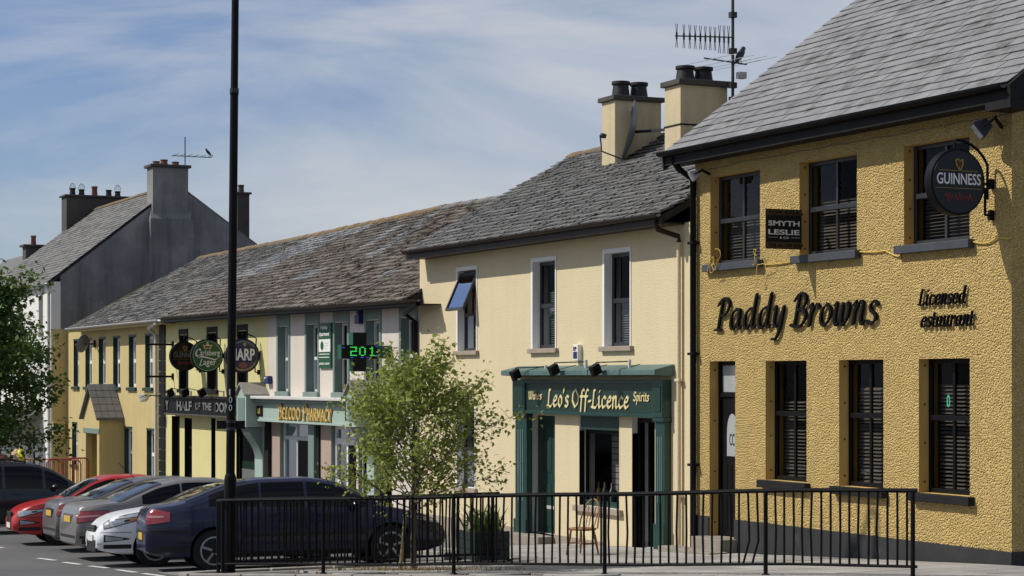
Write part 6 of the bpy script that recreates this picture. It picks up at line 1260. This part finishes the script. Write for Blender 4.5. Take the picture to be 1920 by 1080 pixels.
mond = dict(SED, kind='hatchback_car', L=4.72, fo=.93, spokes=10, top=[(0, .80), (.05, 1.02), (.14, 1.10), (.5, 1.2), (1.2, 1.30), (1.9, 1.38), (2.35, 1.38), (2.8, 1.31), (3.3, 1.13), (3.7, 1.0), (4.2, .92), (4.52, .82), (4.66, .70), (4.72, .60)], belt=[(0, .86), (.6, 1.0), (1.6, .98), (3.4, .94), (4.3, .86), (4.72, .54)],
    screens=[(.55, 1.4), (2.75, 3.6)], windows=[(1.0, 1.75), (1.79, 2.45), (2.5, 3.35)], doors=[1.77, 2.47, 3.4], handles=[1.9, 2.65], grille=[(.60, .71, .42), (.26, .46, .48)], fpl=.44, rpl=.55, bump=.6, mirror=3.15, fog=True, wtop=1.30,
    lights=[('tail_light', 'light_red', .04, .4, .8, 1.0), ('headlight', 'light_clear', 3.92, 4.60, lambda x: .83 - .26 * (x - 3.92), lambda x: .85 - .10 * (x - 3.92)), ('indicator_lamp', 'light_amber', 4.0, 4.2, lambda x: .825 - .22 * (x - 3.92), lambda x: .84 - .10 * (x - 3.92))])
merc = dict(SED, L=4.80, W=1.84, top=[(0, .72), (.04, .94), (.10, 1.03), (.3, 1.06), (.68, 1.075), (1.1, 1.22), (1.6, 1.40), (2.1, 1.465), (2.6, 1.46), (3.0, 1.38), (3.4, 1.18), (3.75, 1.0), (4.3, .90), (4.65, .78), (4.8, .60)], belt=[(0, .84), (.6, 1.0), (1.6, .97), (3.4, .92), (4.4, .82), (4.8, .52)],
    screens=[(.74, 1.58), (2.95, 3.68)], windows=[(1.18, 1.9), (1.94, 2.55), (2.6, 3.5)], doors=[1.92, 2.57, 3.45], handles=[2.0, 2.72], grille=[(.45, .68, .40)], fpl=.36, rpl=.70, bump=.42, mirror=3.3, wtop=1.38, chromerear=True, spokes=7, lights=[('tail_light', 'light_red', .02, .55, lambda x: .70 + .14 * x, lambda x: .90 + .02 * x), ('headlight', 'light_clear', 4.3, 4.7, .6, .76)])
toy = dict(merc, L=4.6, top=[(x * 4.6 / 4.8, z * .985) for x, z in merc['top']], belt=[(x * 4.6 / 4.8, z) for x, z in merc['belt']], screens=[(.74 * .96, 1.52), (2.85, 3.55)], windows=[(1.15, 1.82), (1.86, 2.45), (2.5, 3.36)], doors=[1.84, 2.47, 3.3], handles=[1.95, 2.62], mirror=3.15, aerial=1.7, chromerear=False, lights=[('tail_light', 'light_red', .02, .35, .72, .92), ('headlight', 'light_clear', 4.1, 4.5, .6, .74)])
audi = dict(merc, L=4.58, W=1.78, wb=2.65, fo=.92, top=[(x * 4.58 / 4.8, z * .98) for x, z in merc['top']], belt=[(x * 4.58 / 4.8, z * .98) for x, z in merc['belt']], screens=[(.72, 1.5), (2.83, 3.52)], windows=[(1.15, 1.82), (1.86, 2.45), (2.5, 3.34)], doors=[1.84, 2.47, 3.28], handles=[1.95, 2.62], mirror=3.15, chromerear=False, fog=True, spokes=9, grille=[(.32, .70, .30)], lights=[('tail_light', 'light_red', .02, .35, .72, .92), ('headlight', 'light_clear', 3.92, 4.48, lambda x: .74 - .26 * (x - 3.92), lambda x: .76 - .08 * (x - 3.92))], aerial=None)
mpv = dict(SED, kind='people_carrier', L=4.45, W=1.80, wb=2.72, fo=.86, top=[(0, .9), (.04, 1.2), (.12, 1.42), (.3, 1.56), (.8, 1.63), (1.8, 1.645), (2.6, 1.60), (3.1, 1.44), (3.5, 1.20), (3.8, 1.03), (4.1, .94), (4.33, .80), (4.45, .62)], belt=[(0, .98), (.6, 1.02), (1.6, 1.0), (3.4, .97), (4.0, .86), (4.45, .54)],
    screens=[(2.75, 3.72)], windows=[(.30, 1.10), (1.16, 1.95), (2.02, 2.85), (2.92, 3.42)], doors=[1.13, 1.98, 2.88], handles=[1.3, 2.2], grille=[(.5, .64, .5)], fpl=.36, rpl=.72, bump=.5, mirror=3.1, rails=(.4, 2.5), wtop=1.52, lights=[('tail_light', 'light_red', .04, .22, .95, 1.4), ('headlight', 'light_clear', 3.95, 4.35, .66, .80)])
ny = R(90)
car('dark blue hatchback behind the railing, tail towards the road', -29.78, 10.20, ny - R(9), laguna, 'car_navy', k=.965)
car('white hatchback parked nose out beside the dark blue car', -32.15, 9.95, -ny - R(5), mond, 'car_white', k=.94)
car('silver grey saloon with red wraparound tail light beside the white car', -34.75, 10.15, ny - R(1), merc, 'car_silver', k=.93)
car('darker grey saloon half hidden behind the silver grey saloon', -37.5, 10.35, ny - R(2), toy, 'car_grey', k=.93)
car('bright red saloon parked nose out beyond the grey saloons', -40.1, 10.15, -ny - R(4), audi, 'car_red', k=.93)
car('black people carrier with roof rails at the far left', -45.3, 9.05, ny - R(4), mpv, 'car_black', k=.95)
